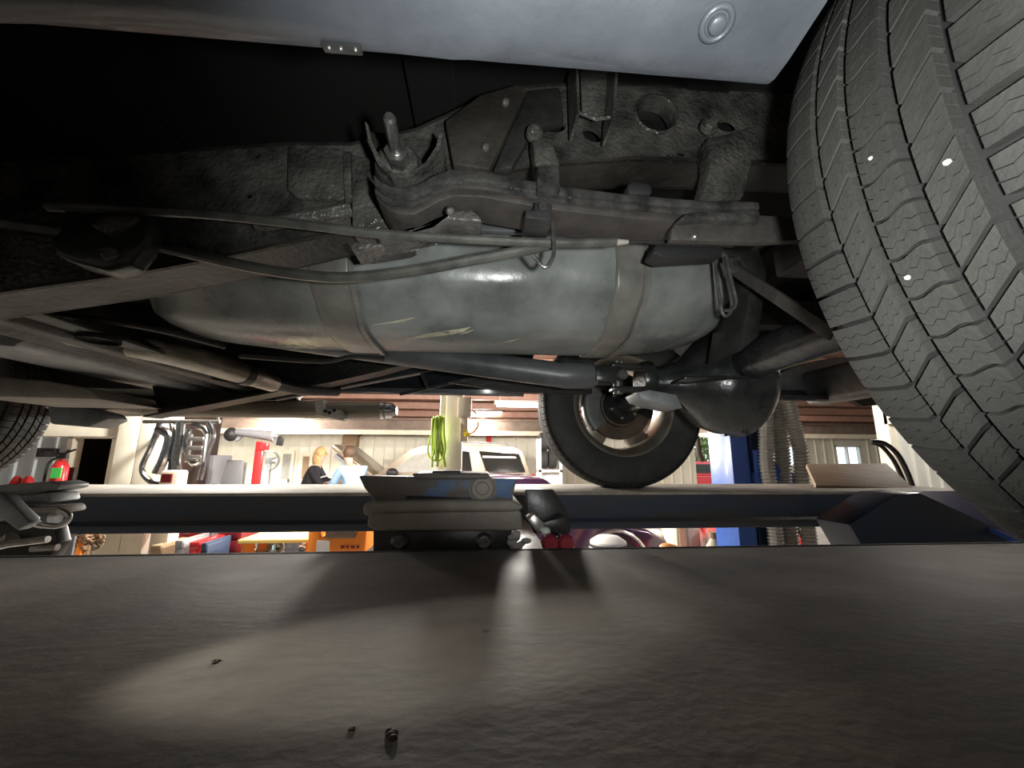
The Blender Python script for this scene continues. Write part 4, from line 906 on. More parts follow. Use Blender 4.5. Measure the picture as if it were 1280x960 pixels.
# ================================================================ SUV WITH RAISED HOOD
so = P(669, 590, 9.1)
SUVX = Vector((P(418, 590, 9.2).x-so.x, 9.2-9.1, 0)).normalized()      # toward the nose
SUVN = Vector((SUVX.y, -SUVX.x, 0))
if SUVN.y > 0: SUVN = -SUVN                                             # toward the camera
so = Vector((so.x, 9.1, FLOOR))
def S(u, n, z): return so+SUVX*u+SUVN*n+Vector((0, 0, z))
suv = thing('suv', 'champagne coloured SUV with its hood raised behind the lift', 'suv', S(2.3, -.9, 0))
side = [(.0, .45), (-.03, .8), (.0, 1.12), (.12, 1.25), (.28, 1.75), (.5, 1.86), (1.6, 1.9), (2.5, 1.87), (2.85, 1.78), (3.5, 1.25), (3.75, 1.18), (4.75, 1.06), (4.85, .8), (4.85, .45)]
def suv_ring(n, tum):
    return [S(u, n-(max(0, z-1.2)*tum), z) for u, z in side]
MB().loft([suv_ring(0, .22), suv_ring(-1.0, 0), [S(u, -2.0+(max(0, z-1.2)*.22), z) for u, z in side]]).build('body', 'suv_paint', suv, smooth=True, ang=30)
def side_pane(pts, name, m_, off=.012, par=None):
    o = MB().add([S(u, -(z-1.2)*.22+off, z) for u, z in pts]+[S(u, -(z-1.2)*.22-.02, z) for u, z in pts], [tuple(range(len(pts)))]+[tuple(range(2*len(pts)-1, len(pts)-1, -1))]+[(i, (i+1) % len(pts), len(pts)+(i+1) % len(pts), len(pts)+i) for i in range(len(pts))]).build(name, m_, par or suv)
    return o
qw = side_pane([(.22, 1.3), (.36, 1.7), (1.28, 1.76), (1.10, 1.3)], 'rear_quarter_window', 'dark_glass')
side_pane([(.42, 1.60), (.44, 1.64), (1.2, 1.655), (1.19, 1.61)], 'window_sticker', 'white_plastic', .02, qw)
side_pane([(1.42, 1.28), (1.5, 1.74), (1.72, 1.77), (2.05, 1.76), (2.1, 1.28)], 'rear_door_window', 'dark_glass')
side_pane([(2.2, 1.28), (2.2, 1.75), (2.72, 1.68), (3.2, 1.33), (3.2, 1.28)], 'front_door_window', 'hose_grey')
for u0 in (1.36, 2.15, 3.3):
    side_pane([(u0, .55), (u0, 1.22), (u0+.015, 1.22), (u0+.015, .55)], 'door_seam', 'black_plastic', .004)
for u0 in (1.95, 3.0):
    side_pane([(u0-.15, 1.1), (u0-.15, 1.14), (u0, 1.14), (u0, 1.1)], 'door_handle', 'suv_paint', .04)
tl_ = MB().add([S(u, n_, z) for u, n_, z in ((-.04, .02, .8), (.1, .02, .85), (.14, .0, 1.22), (.02, -.02, 1.26), (-.04, -.16, .8), (.0, -.16, 1.24))], [(0, 1, 2, 3), (0, 3, 5, 4), (1, 0, 4), (3, 2, 5), (1, 4, 5, 2)]).build('tail_light', 'tail_red', suv)
for n_ in (-.25, -1.75):
    MB().tube([S(.6, n_-.15 if n_ > -1 else n_+.15, 1.93), S(1.6, n_-.15 if n_ > -1 else n_+.15, 1.97), S(2.5, n_-.15 if n_ > -1 else n_+.15, 1.92)], .025, 8).build('roof_rack', 'hose_grey', suv, smooth=True)
def suv_wheel(u, n):
    c = S(u, n, .38); mbw = MB()
    t = SUVN
    rg = []
    for j in range(28):
        a = 2*PI*j/28; d = SUVX*math.cos(a)+Vector((0, 0, 1))*math.sin(a)
        rg.append([c+d*r_+t*h_ for r_, h_ in ((.24, .02), (.3, .04), (.37, .02), (.38, -.05), (.38, -.2), (.3, -.24), (.0, -.24), (0, .0), (.22, .0))])
    rg.append(rg[0])
    return mbw.loft(rg, caps=False).build('wheel', 'tyre_black', suv, smooth=True, ang=50)
for u in (.95, 3.95): suv_wheel(u, -.02); suv_wheel(u, -1.75)
# raised hood, grille edge, mirror
hpts = [(3.62, 1.2), (4.55, 1.9), (4.62, 1.86), (4.6, 1.8), (3.75, 1.12)]
MB().prism([S(u, -.15, z) for u, z in hpts], -SUVN*1.6).build('hood', 'suv_paint', suv, bevel=.02)
MB().prism([S(u, -.13, z) for u, z in [(3.75, 1.13), (4.5, 1.68), (4.52, 1.62), (3.85, 1.1)]], -SUVN*1.4).build('hood_liner', 'grey_plastic', suv)
MB().ball(S(3.15, .16, 1.28), .13, .1, .1, k=10, r=8).build('door_mirror', 'black_plastic', suv, smooth=True)
MB().prism([S(u, .01, z) for u, z in ((-.05, .45), (-.08, .7), (.3, .7), (.3, .45))], -SUVN*2.0).build('rear_bumper', 'suv_paint', suv, bevel=.03)
# ================================================================ PEOPLE
def person(name, label, base, facing, lean, shirt, hair, longhair):
    """standing figure leaning forward; facing is a unit vector on the floor"""
    root = thing(name, label, 'person', base)
    f = Vector(facing).normalized(); s_ = Vector((f.y, -f.x, 0)); u = Vector((0, 0, 1)); b = Vector(base)
    def q(a, l, h): return b+f*a+s_*l+u*h
    def skinmesh(nm, verts, edges, m_, rad):
        c = b
        me = bpy.data.meshes.new(nm); me.from_pydata([v-c for v in verts], edges, [])
        me.materials.append(MATS[m_]); o = link(nm, me, c, root)
        md = o.modifiers.new('skin', 'SKIN'); sv = me.skin_vertices[0].data
        for i, r_ in enumerate(rad): sv[i].radius = (r_, r_) if not isinstance(r_, tuple) else r_; sv[i].use_root = (i == 0)
        md.use_smooth_shade = True
        sd = o.modifiers.new('sub', 'SUBSURF'); sd.levels = 1; sd.render_levels = 2
        return o
    L_ = lean
    hipz = .92; ch = q(L_*.75, 0, hipz+.42); nk = q(L_*1.05, 0, hipz+.55); hd_ = q(L_*1.3, 0, hipz+.70)
    shl = {}; V = [q(0, 0, hipz), q(L_*.35, 0, hipz+.2), ch, nk, hd_, hd_+u*.1+f*.02]; Rr = [.14, .13, .15, .055, .085, .075]; Ed = [(0, 1), (1, 2), (2, 3), (3, 4), (4, 5)]
    arm_r = []
    for sg in (-1, 1):
        i = len(V); sh = ch+s_*sg*.19+u*.06; el = sh+f*.16-u*.24+s_*sg*.04; wr = el+f*.24+u*.02-s_*sg*.05; pm_ = wr+f*.07
        V += [sh, el, wr, pm_]; Rr += [.065, .048, .033, (.04, .02)]; Ed += [(2, i), (i, i+1), (i+1, i+2), (i+2, i+3)]
        for k, (lat, ln) in enumerate(((-.03, .07), (-.01, .085), (.01, .08), (.03, .065))):
            j = len(V); V += [pm_+f*.04+s_*lat, pm_+f*(.04+ln*.6)+s_*lat-u*.012, pm_+f*(.04+ln)+s_*lat-u*.035]; Rr += [.009, .009, .007]; Ed += [(i+3, j), (j, j+1), (j+1, j+2)]
        j = len(V); V += [wr+f*.03-s_*sg*.035, wr+f*.07-s_*sg*.055-u*.01]; Rr += [.011, .009]; Ed += [(i+2, j), (j, j+1)]
        i = len(V); V += [q(0, sg*.1, hipz-.06), q(.04, sg*.11, .5), q(-.01, sg*.11, .09), q(.14, sg*.12, .05)]; Rr += [.1, .065, .045, .045]; Ed += [(0, i), (i, i+1), (i+1, i+2), (i+2, i+3)]
    skinmesh('body', V, Ed, 'skin', Rr)
    # clothing shells
    V = [q(0, 0, hipz-.02), q(L_*.35, 0, hipz+.2), ch, ch+(nk-ch)*.6]; Rr = [.165, .15, .175, .08]; Ed = [(0, 1), (1, 2), (2, 3)]
    for sg in (-1, 1):
        i = len(V); sh = ch+s_*sg*.19+u*.06; el = sh+f*.16-u*.24+s_*sg*.04; wr = el+f*.2+u*.016-s_*sg*.04
        V += [sh, el, wr]; Rr += [.085, .065, .05]; Ed += [(2, i), (i, i+1), (i+1, i+2)]
    skinmesh('jacket' if shirt == 'black_cloth' else 'shirt', V, Ed, shirt, Rr)
    V = [q(0, 0, hipz+.02)]; Rr = [.15]; Ed = []
    for sg in (-1, 1):
        i = len(V); V += [q(0, sg*.1, hipz-.06), q(.04, sg*.11, .5), q(-.01, sg*.11, .1)]; Rr += [.115, .085, .075]; Ed += [(0, i), (i, i+1), (i+1, i+2)]
    skinmesh('trousers', V, Ed, 'jeans', Rr)
    for sg in (-1, 1): MB().ball(q(.06, sg*.12, .05), .08, .08, .05).build('shoe', 'black_plastic', root, smooth=True)
    hb = MB().ball(hd_+u*.07-f*.015, .105, .105, .115)
    if longhair: hb.ball(hd_-f*.05-u*.04, .09, .1, .15)
    hb.build('hair', hair, root, smooth=True)
    fc = hd_+u*.035+f*.085
    MB().ball(fc+f*.015, .014, .014, .02, k=8, r=6).build('nose', 'skin', root, smooth=True)
    for sg in (-1, 1):
        MB().ball(fc+s_*sg*.032+u*.03-f*.005, .011, k=8, r=6).build('eye', 'black_plastic', root, smooth=True)
        MB().ball(hd_+s_*sg*.088+u*.03, .015, .02, .03, k=8, r=6).build('ear', 'skin', root, smooth=True)
    MB().box(fc-u*.045-s_*.022-f*.012, fc-u*.04+s_*.022+f*.002).build('mouth', 'dark_red', root)
    return root
pb = P(384, 590, 7.6); person('person', 'person with blond hair in a black jacket leaning over papers', (pb.x, 7.6, FLOOR), (.95, .1, 0), .16, 'black_cloth', 'blond_hair', True)
pb = P(447, 590, 6.9); person('person', 'person in a light blue shirt bending under the raised hood', (pb.x, 6.9, FLOOR), (-.55, .6, 0), .30, 'light_blue_cloth', 'brown_hair', False)
p = P(409, 598, 7.65)
ckl = tag(MB().prism([p+Vector((-.15, -.12, 0)), p+Vector((.2, -.1, .09)), p+Vector((.2, .12, .09)), p+Vector((-.15, .1, 0))], (0, 0, .012)).build('paper_sheet', 'white_plastic', base=True), 'white paper held before the blond person', 'paper')
# ================================================================ MIDDLE COLUMN, HOSES, CEILING LIGHTS
MY = 4.2
a_, b_ = pxr(556, 577, MY)
mc = struct(MB().box((a_, MY, FLOOR), (b_, MY+.2, roofz(MY)-.18)).build('trim_column', 'cream_wood', bevel=.008))
c0, c1_ = pxr(548, 557, MY); MB().box((c0, MY+.03, FLOOR), (c1_, MY+.17, roofz(MY)-.18)).build('column_batten', 'beam_cream', mc, bevel=.006)
c0, c1_ = pxr(571, 588, MY-.05); zb = P(580, 522, MY).z
MB().box((c0, MY-.06, zb), (c1_, MY+.1, P(580, 497, MY).z)).build('junction_box', 'beam_cream', mc, bevel=.008)
c0, c1_ = pxr(575, 584, MY-.05)
MB().box((c0, MY-.05, P(580, 552, MY).z), (c1_, MY+.08, zb)).build('conduit_cover', 'beam_cream', mc, bevel=.006)
hz = thing('air_hose_coil', 'lime green air hose bundle hanging on the cream column', 'hose', (P(545, 590, MY-.05).x, MY-.06, P(545, 590, MY).z))
for k in range(9):
    x0 = 541+k*1.7; pts = [(x0, 519+random.uniform(0, 4)), (x0+random.uniform(-2, 2), 540), (x0+random.uniform(-3, 3), 560), (x0+random.uniform(-4, 4), 570+random.uniform(0, 16))]
    MB().tube([P(x_, y_, MY-.06-random.uniform(0, .03)) for x_, y_ in pts], .012, 7, smoothn=4).build('hose_strand', 'green_hose', hz, smooth=True)
MB().tube([P(x_, y_, MY-.05) for x_, y_ in ((540, 540), (535, 560), (538, 572), (548, 576), (554, 568), (552, 550))], .009, 7, smoothn=5).build('hose_loop', 'green_hose', hz, smooth=True)
tag(MB().tube([P(584+14*math.cos(a), 527+16*math.sin(a), MY+.05) for a in [k*2*PI/22 for k in range(21)]], .011, 8, smoothn=2).build('cord_ring', 'orange_wire', smooth=True, base=True), 'ring of orange extension cord hanging right of the cream column', 'cord')
p = P(584, 543, MY-.08)
tag(MB().box(p+Vector((-.03, -.02, -.02)), p+Vector((.03, .02, .02))).box(p+Vector((-.01, -.025, .02)), p+Vector((.01, .01, .05))).build('plug_socket', 'yellow_plastic', bevel=.006, base=True), 'yellow plug socket hanging on the cream column', 'plug')
p0, p1 = P(611, 534, 11.6), P(611, 552, 11.6)
tag(MB().tube([p0, p1, Vector((p1.x, p1.y, FLOOR))], .07, 10).tube([p0+Vector((0, 0, .0)), p0+Vector((0, 0, .15))], .03, 8).build('red_standpipe', 'red_paint', smooth=True, base=True), 'red standpipe rising behind the SUV roof', 'pipe')
# strip lights
def strip_light(px, py, Y, ln, name_label, energy, tilt=0.):
    c = P(px, py, Y); t = thing('strip_light', name_label, 'ceiling light', c)
    MB().prism([(c.x-ln/2, c.y-.1, c.z+.06), (c.x-ln/2, c.y-.05, c.z+.1), (c.x-ln/2, c.y+.05, c.z+.1), (c.x-ln/2, c.y+.1, c.z+.06)], (ln, 0, 0)).build('housing', 'white_plastic', t)
    for dy in (-.05, .05):
        MB().tube([(c.x-ln/2+.03, c.y+dy, c.z+.03), (c.x+ln/2-.03, c.y+dy, c.z+.03)], .02, 8).build('tube', 'tube_light', t, smooth=True)
    zr = roofz(c.y)
    for sx in (-.4, .4):
        MB().tube([(c.x+sx*ln, c.y, c.z+.1), (c.x+sx*ln, c.y, zr)], .006, 6).build('hanger_rod', 'bolt_steel', t)
    point('strip_lamp', (c.x, c.y, c.z-.16), energy, .12, (1, .95, .86))
    return t
strip_light(652, 509, 6.2, .85, 'bright strip light hanging above the rear of the SUV', 480)
strip_light(513, 492, 5.0, .7, 'bright strip light hanging left of the cream column, cut off by the truck', 380)
strip_light(340, 513, 10.3, 1.2, 'added strip light washing the back wall, behind the tubular side step', 470)  # unseen lamp added to wash the left of the back wall
strip_light(930, 507, 10.3, 1.2, 'added strip light washing the back wall far behind the blue lift column', 560)  # lamp added to lighten the right of the back wall
strip_light(600, 518, 10.6, 1.2, 'far strip light right of the cream column', 220)
strip_light(200, 440, 7.0, 1.2, 'strip light above the chrome hand tools', 900)
strip_light(960, 440, 7.5, 1.2, 'strip light above the corrugated hoses', 900)
strip_light(300, 400, 4.0, 1.2, 'strip light over the left of the bay', 420)
strip_light(1180, 420, 3.3, 1.2, 'added strip light brightening the side wall above the ramp plate at the right', 75)  # extra lamp put in to brighten the white side wall
# small wall-mounted things along the back wall
p = P(440, 545, BW-.3)
hr = thing('hose_reel', 'brown hose reel on the back wall above the raised hood', 'hose reel', p)
MB().box((p.x-.22, BW-.35, p.z-.3), (p.x+.15, BW-.05, p.z+.2)).build('reel_case', 'brown_box', hr, bevel=.02)
MB().tube([(p.x-.2, BW-.2, p.z+.1), (p.x-.6, BW-.15, p.z+.3), (p.x-.9, BW-.15, p.z+.1)], .02, 8, smoothn=4).tube([(p.x+.15, BW-.2, p.z), (p.x+.4, BW-.15, p.z+.2), (p.x+.5, BW-.15, p.z+.4)], .02, 8, smoothn=4).build('reel_hose', 'black_plastic', hr, smooth=True)
p0, p1 = P(474, 543, BW-.05), P(540, 544, BW-.05)
tag(MB().box((p0.x, BW-.12, p0.z-.06), (p1.x, BW-.005, p0.z+.06)).box((p0.x, BW-.2, p0.z-.06), (p1.x, BW-.005, p0.z-.04)).build('wall_shelf', 'cream_wood', base=True), 'long cream wall shelf behind the green hose', 'shelf')
for i, x_ in enumerate((679, 690)):
    for k in range(2):
        p = P(x_, 552+k*22, 8.6)
        tag(MB().lathe([(.12, -.09), (.16, -.09), (.19, -.07), (.2, 0), (.19, .07), (.16, .09), (.12, .09)], p, 'X', k=20, closed=True).build('spare_tire', 'tyre_black', smooth=True, base=True),
            'black spare tire on the rack, %s %s' % (('upper', 'lower')[k], ('nearer the SUV', 'nearer the truck wheel')[i]), 'tire')
a_, b_ = pxr(672, 700, 8.6); z_ = P(680, 572, 8.6).z
trk = thing('tire_rack', 'white tire rack holding black tires behind the SUV', 'rack', ((a_+b_)/2, 8.6, FLOOR))
MB().box((a_, 8.4, z_-.30), (b_, 8.85, z_-.25)).build('shelf_board', 'white_plastic', trk)
for xx in (a_, b_-.05):
    for yy in (8.4, 8.8): MB().box((xx, yy, FLOOR), (xx+.05, yy+.05, z_+.4)).build('upright', 'white_plastic', trk)
MB().box((a_+.02, 8.6, FLOOR), (b_-.02, 8.62, z_-.32)).build('rack_panel', 'white_plastic', trk)
# ================================================================ RIGHT SIDE
# corrugated exhaust hoses hanging beside the blue column
def corr(pts, Y, r, label):
    P3 = [P(x_, y_, Y) for x_, y_ in pts]
    P3.append(Vector((P3[-1].x, Y, FLOOR+.1)))
    # dense path with ridges
    q = []
    for i in range(len(P3)-1):
        n = max(2, int((P3[i+1]-P3[i]).length/.011))
        for t in range(n): q.append(P3[i].lerp(P3[i+1], t/n))
    rr_ = [r*(1+.11*(1 if i % 2 else -1)) for i in range(len(q))]
    return tag(MB().tube(q, rr_, 12).build('exhaust_hose', 'hose_grey', smooth=False, base=True), label, 'hose', 'corrugated exhaust hoses by the blue column')
corr([(958, 500), (957, 535), (958, 580), (962, 606)], 2.7, .048, 'grey corrugated exhaust hose hanging nearest the blue column')
corr([(975, 500), (974, 530), (978, 570), (980, 606)], 2.75, .05, 'grey corrugated exhaust hose in the middle of the three')
corr([(985, 500), (992, 530), (1001, 565), (1003, 606)], 2.65, .045, 'grey corrugated exhaust hose hanging farthest from the blue column')
# two black hoses bowing over the ramp
tag(MB().tube([P(x_, y_, 2.3) for x_, y_ in ((1088, 552), (1105, 554), (1122, 568), (1134, 590), (1142, 612))], .014, 8, smoothn=5).build('hydraulic_hose', 'hose_black', smooth=True, base=True), 'outer black hydraulic hose bowing over the ramp plate', 'hose')
tag(MB().tube([P(x_, y_, 2.35) for x_, y_ in ((1088, 553), (1102, 558), (1116, 574), (1127, 595), (1134, 612))], .012, 8, smoothn=5).build('hydraulic_hose', 'hose_black', smooth=True, base=True), 'inner black hydraulic hose bowing over the ramp plate', 'hose')
# white ribbed right partition wall running toward the camera
RX = P(1105, 560, 4.6).x
pw = MB().box((RX, 4.5, FLOOR), (RX+6, 4.6, 1.0)); pw = struct(pw.build('wall_side', 'white_wall'))
for k in range(18):
    xx = RX+.1+k*.16
    MB().prism([(xx-.025, 4.5, FLOOR), (xx-.012, 4.475, FLOOR), (xx+.012, 4.475, FLOOR), (xx+.025, 4.5, FLOOR)], (0, 0, 2.6)).build('siding_rib', 'white_wall', pw)
MB().box((RX-.05, 4.46, FLOOR), (RX+.05, 4.62, 1.0)).build('corner_post', 'cream_wood', pw)
MB().box((RX-.05, 4.4, .42), (RX+6, 4.5, .60)).build('wall_plate', 'cream_wood', pw)
a_, b_ = pxr(962, 985, 5.2)
ps = struct(MB().box((a_-.2, 5.2, FLOOR), (b_-.28, 5.4, 1.2)).box((b_-.1, 5.2, FLOOR), (b_, 5.4, 1.2)).box((a_-.2, 5.2, P(970, 495, 5.2).z), (b_, 5.4, P(970, 485, 5.2).z)).build('wall_post', 'cream_wood', bevel=.006))
# outside: yard, tree foliage, red vehicle beyond the open bay
struct(MB().box((-5, BW+.12, FLOOR-.12), (40, 45, FLOOR-.02)).build('ground_yard', 'asphalt'))
def tree(x, y, h, r, label):
    t = thing('tree', label, 'tree', (x, y, FLOOR))
    MB().tube([(x, y, FLOOR-.02), (x+.1, y, FLOOR+h*.4), (x, y, FLOOR+h*.7)], [.22, .16, .08], 8).build('trunk', 'brown_box', t, smooth=True)
    vs = []; fs = []
    for k in range(2600):
        d = Vector((random.gauss(0, 1), random.gauss(0, 1), random.gauss(0, 1))).normalized()*(random.random() ** .4)
        c = Vector((x+d.x*r, y+d.y*r, FLOOR+h*.62+d.z*h*.42)); a = Vector((random.gauss(0, 1), random.gauss(0, 1), random.gauss(0, 1))).normalized()*.14; b = a.cross(Vector((random.gauss(0, 1), random.gauss(0, 1), 1))).normalized()*.08
        n = len(vs); vs += [c-a, c+b, c+a, c-b]; fs.append((n, n+1, n+2, n+3))
    o = MB().add(vs, fs).build('foliage', 'tree_leaf', t); o['kind'] = 'stuff'
tree(P(893, 560, 19).x, 19, 4.2, 2.0, 'green tree in the yard beyond the open bay door')
def vehicle(name, label, cat, o, ax, ln, ht, wd, paint, cab=(.28, .72), pickup=False):
    """o: floor point at rear near corner, ax: unit direction to the nose; near side faces the camera"""
    ax = Vector(ax).normalized(); n = Vector((ax.y, -ax.x, 0)); n = -n if n.y > 0 else n
    t = thing(name, label, cat, Vector(o)+ax*ln/2-n*wd/2)
    def q(u, m_, z): return Vector(o)+ax*(u*ln)+n*m_+Vector((0, 0, z))
    bz = ht*.62
    low = [(0, .25), (-.005, bz*.9), (.02, bz), (cab[0]-.12, bz*1.02) if not pickup else (cab[0]-.01, bz), (cab[1]+.05, bz*.98), (.93, bz*.85), (1, bz*.68), (1, .25)]
    MB().loft([[q(u, 0, z) for u, z in low], [q(u, -wd, z) for u, z in low]]).build('body', paint, t, bevel=.05, bsegs=3)
    cabp = [(cab[0]-.1 if not pickup else cab[0], bz), (cab[0]+.04, ht*.97), (cab[0]+.16, ht), (cab[1]-.12, ht*.98), (cab[1]+.06, bz*.98)]
    MB().loft([[q(u, -.06-(.12 if z > bz*1.05 else 0), z) for u, z in cabp], [q(u, -wd+.06+(.12 if z > bz*1.05 else 0), z) for u, z in cabp]]).build('cabin', paint, t, bevel=.04)
    MB().prism([q(u, -.11, z) for u, z in ((cab[0]+.02, bz*1.04), (cab[0]+.07, ht*.92), (cab[1]-.13, ht*.92), (cab[1]-.02, bz*1.04))], n*.03).build('side_window', 'dark_glass', t)
    MB().add([q(cab[1]-.105, -.2, ht*.95), q(cab[1]-.105, -wd+.2, ht*.95), q(cab[1]+.06, -wd+.12, bz*1.03), q(cab[1]+.06, -.12, bz*1.03)], [(0, 1, 2, 3)]).build('windshield', 'pale_cyan', t)
    for u in (.18, .82):
        for m_ in (0, -wd+.2):
            c = q(u, m_, .33); rg = []
            for j in range(25):
                a = 2*PI*j/24; d = ax*math.cos(a)+Vector((0, 0, 1))*math.sin(a)
                rg.append([c+d*r_+n*h_ for r_, h_ in ((.2, .03), (.3, .03), (.33, 0), (.33, -.18), (0, -.18), (0, .0), (.18, .0))])
            wl_ = MB().loft(rg, caps=False).build('wheel', 'tyre_black', t, smooth=True, ang=50)
            MB().tube([c+n*.0, c+n*.035], .2, 16).build('wheel_cover', 'bright_steel', wl_, smooth=True, ang=50)
        MB().tube([q(u, .015, .33)+ax*(.40*math.cos(a))+Vector((0, 0, .40*math.sin(a))) for a in [PI*k/12 for k in range(13)]], .022, 6).build('arch_trim', 'bright_steel' if paint == 'purple_paint' else 'black_plastic', t, smooth=True)
    MB().ball(q(.975, -.18, bz*.74), .1, .12, .07).build('headlight', 'white_plastic', t, smooth=True)
    MB().ball(q(.0, -.12, bz*.8), .05, .08, .1).build('tail_light', 'tail_red', t, smooth=True)
    return t
p = P(900, 600, 15.5); vehicle('red_pickup', 'red pickup parked in the yard beyond the open bay', 'pickup truck', (p.x-3.0, 15.5, FLOOR), (1, .1, 0), 5.2, 1.5, 1.8, 'red_paint', (.35, .7), True)
p = P(690, 675, 4.5); vehicle('purple_car', 'dark purple sedan standing low behind the far runway', 'car', (P(640, 670, 5.0).x-1.9, 5.0, FLOOR), (1, .02, 0), 3.9, 1.38, 1.7, 'purple_paint')
p = P(1050, 670, 4.0)
vehicle('red_car', 'small red car seen under the runway right of the corrugated hoses', 'car', (P(1058, 665, 3.4).x, 3.4, FLOOR), (.45, .9, 0), 3.4, .95, 1.1, 'red_paint')
tag(MB().tube([P(872, 545, 2.4), P(874, 565, 2.4), P(878, 577, 2.4)], [.012, .018, .014], 8, smoothn=4).tube([P(872, 545, 2.4), P(870, 500, 2.4)], .003, 6).build('hanging_strap', 'beam_brown', smooth=True, base=True), 'short brown strap hanging left of the blue column', 'strap')
# ================================================================ THINGS SEEN UNDER THE FAR RUNWAY
def gap_box(px0, px1, ytop, Y, dep, m_, name, label, cat, bev=.01, zbot=None):
    a_, b_ = pxr(px0, px1, Y, 675); z_ = P((px0+px1)/2, ytop, Y).z
    return tag(MB().box((a_, Y, FLOOR if zbot is None else zbot), (b_, Y+dep, z_)).build(name, m_, bevel=bev, base=True), label, cat), a_, b_, z_
p = P(91, 675, 4.2)
tag(MB().bar((p.x, 4.2, FLOOR), (p.x+.03, 4.3, -.55), .05, .04, (0, 1, 0)).build('wooden_stake', 'orange_paint', base=True), 'upright orange-brown wooden stake left of the tangled wires', 'stake')
tw = MB()
for k in range(16):
    x0 = 94+random.uniform(0, 6); y0 = 668+random.uniform(0, 18)
    tw.tube([P(x0, y0, 4.3), P(x0+10, y0+random.uniform(-4, 4), 4.25), P(x0+22, y0+random.uniform(-6, 6), 4.35), P(x0+32, y0+random.uniform(-6, 6), 4.3)], .007, 5, smoothn=3)
p = P(110, 690, 4.3); tw.tube([Vector((p.x, 4.3, FLOOR)), P(110, 676, 4.3)], .03, 6)
o = tag(tw.build('wire_tangle', 'brown_box', smooth=True, base=True), 'brown tangle of old wires and rods under the runway', 'wires')
p = P(219, 676, 4.4)
hb = thing('red_compressor', 'red rounded air compressor tank under the runway', 'compressor', (p.x, 4.5, FLOOR))
a_, b_ = pxr(184, 253, 4.4, 675); zt_ = P(219, 679, 4.4).z
MB().tube([(a_, 4.6, zt_+.17), (a_+.06, 4.6, zt_+.17), (b_-.15, 4.6, zt_+.17), (b_, 4.6, zt_+.17)], [.12, .19, .19, .08], 20).build('tank', 'red_paint', hb, smooth=True)
MB().box((a_+.2, 4.39, zt_+.2), (a_+.32, 4.42, zt_+.235)).build('badge', 'white_plastic', hb)
for xx in (a_+.1, b_-.2):
    for yy in (4.48, 4.68): MB().bar((xx, yy, zt_+.05), (xx, yy, FLOOR), .03, .03, (0, 1, 0)).build('leg', 'black_steel', hb)
for i, (x0, x1, yt, Y, m_, nm, l_, c_) in enumerate((
        (189, 205, 683, 3.95, 'brown_box', 'carton', 'small brown carton below the red compressor', 'box'),
        (219, 231, 677, 4.0, 'grey_cast', 'motor_housing', 'grey motor housing right of the brown carton', 'motor'),
        (237, 252, 679, 4.0, 'red_paint', 'red_tool_bag', 'red and white tool bag below the compressor', 'bag'),
        (252, 261, 680, 4.0, 'navy', 'blue_can', 'dark blue can between the red bag and the dark red chest', 'can'),
        (271, 301, 655, 4.4, 'dark_red', 'tool_chest', 'dark red tool chest under the runway', 'tool chest'),
        (303, 327, 660, 4.8, 'yellow_wood', 'yellow_crate', 'yellow crate right of the dark red tool chest', 'crate'),
        (327, 344, 660, 4.7, 'pale_cyan', 'cyan_bin', 'pale cyan bin right of the yellow crate', 'bin'),
        (345, 358, 664, 4.6, 'black_plastic', 'black_case', 'black case right of the pale cyan bin', 'case'))):
    o, a_, b_, z_ = gap_box(x0, x1, yt, Y, .35, m_, nm, l_, c_, .02)
    if nm == 'tool_chest':
        for k in range(3): MB().box((a_+.03, Y-.012, z_-.14-.13*k), (b_-.03, Y, z_-.03-.13*k)).build('drawer', 'dark_red', o, bevel=.004)
    else:
        MB().box((a_+.01, Y-.01, z_-.05), (b_-.01, Y+.36, z_+.01)).build('lid', m_, o, bevel=.004)
        MB().box(((a_+b_)/2-.03, Y-.02, z_-.16), ((a_+b_)/2+.03, Y, z_-.10)).build('label_patch', 'white_plastic', o)
# yellow bench with orange bench legs and clutter
a_, b_ = pxr(301, 402, 4.2, 675); zb_ = P(350, 673, 4.2).z
bn = thing('work_bench', 'yellow-topped work bench on orange legs under the runway', 'bench', ((a_+b_)/2, 4.4, FLOOR))
MB().box((a_, 4.15, zb_-.035), (b_, 4.6, zb_)).build('bench_top', 'yellow_wood', bn, bevel=.004)
for xx in (a_+.02, b_-.14):
    for yy in (4.18, 4.48): MB().box((xx, yy, FLOOR), (xx+.09, yy+.08, zb_-.035)).build('leg', 'orange_paint', bn, bevel=.006)
for i, x_ in enumerate((312, 328, 344)):
    p = P(x_, 684, 4.5)
    tag(MB().tube([p+Vector((-.08, 0, 0)), p+Vector((0, .03, .05)), p+Vector((.08, 0, -.01)), p+Vector((.02, -.04, -.05))], .018, 8, smoothn=4).box((p.x-.07, 4.42, FLOOR), (p.x+.07, 4.56, p.z-.04)).build('hose_clump', 'grey_cast', smooth=True, base=True), 'grey hose clump under the yellow bench, %s of three' % ('leftmost', 'middle', 'rightmost')[i], 'hose')
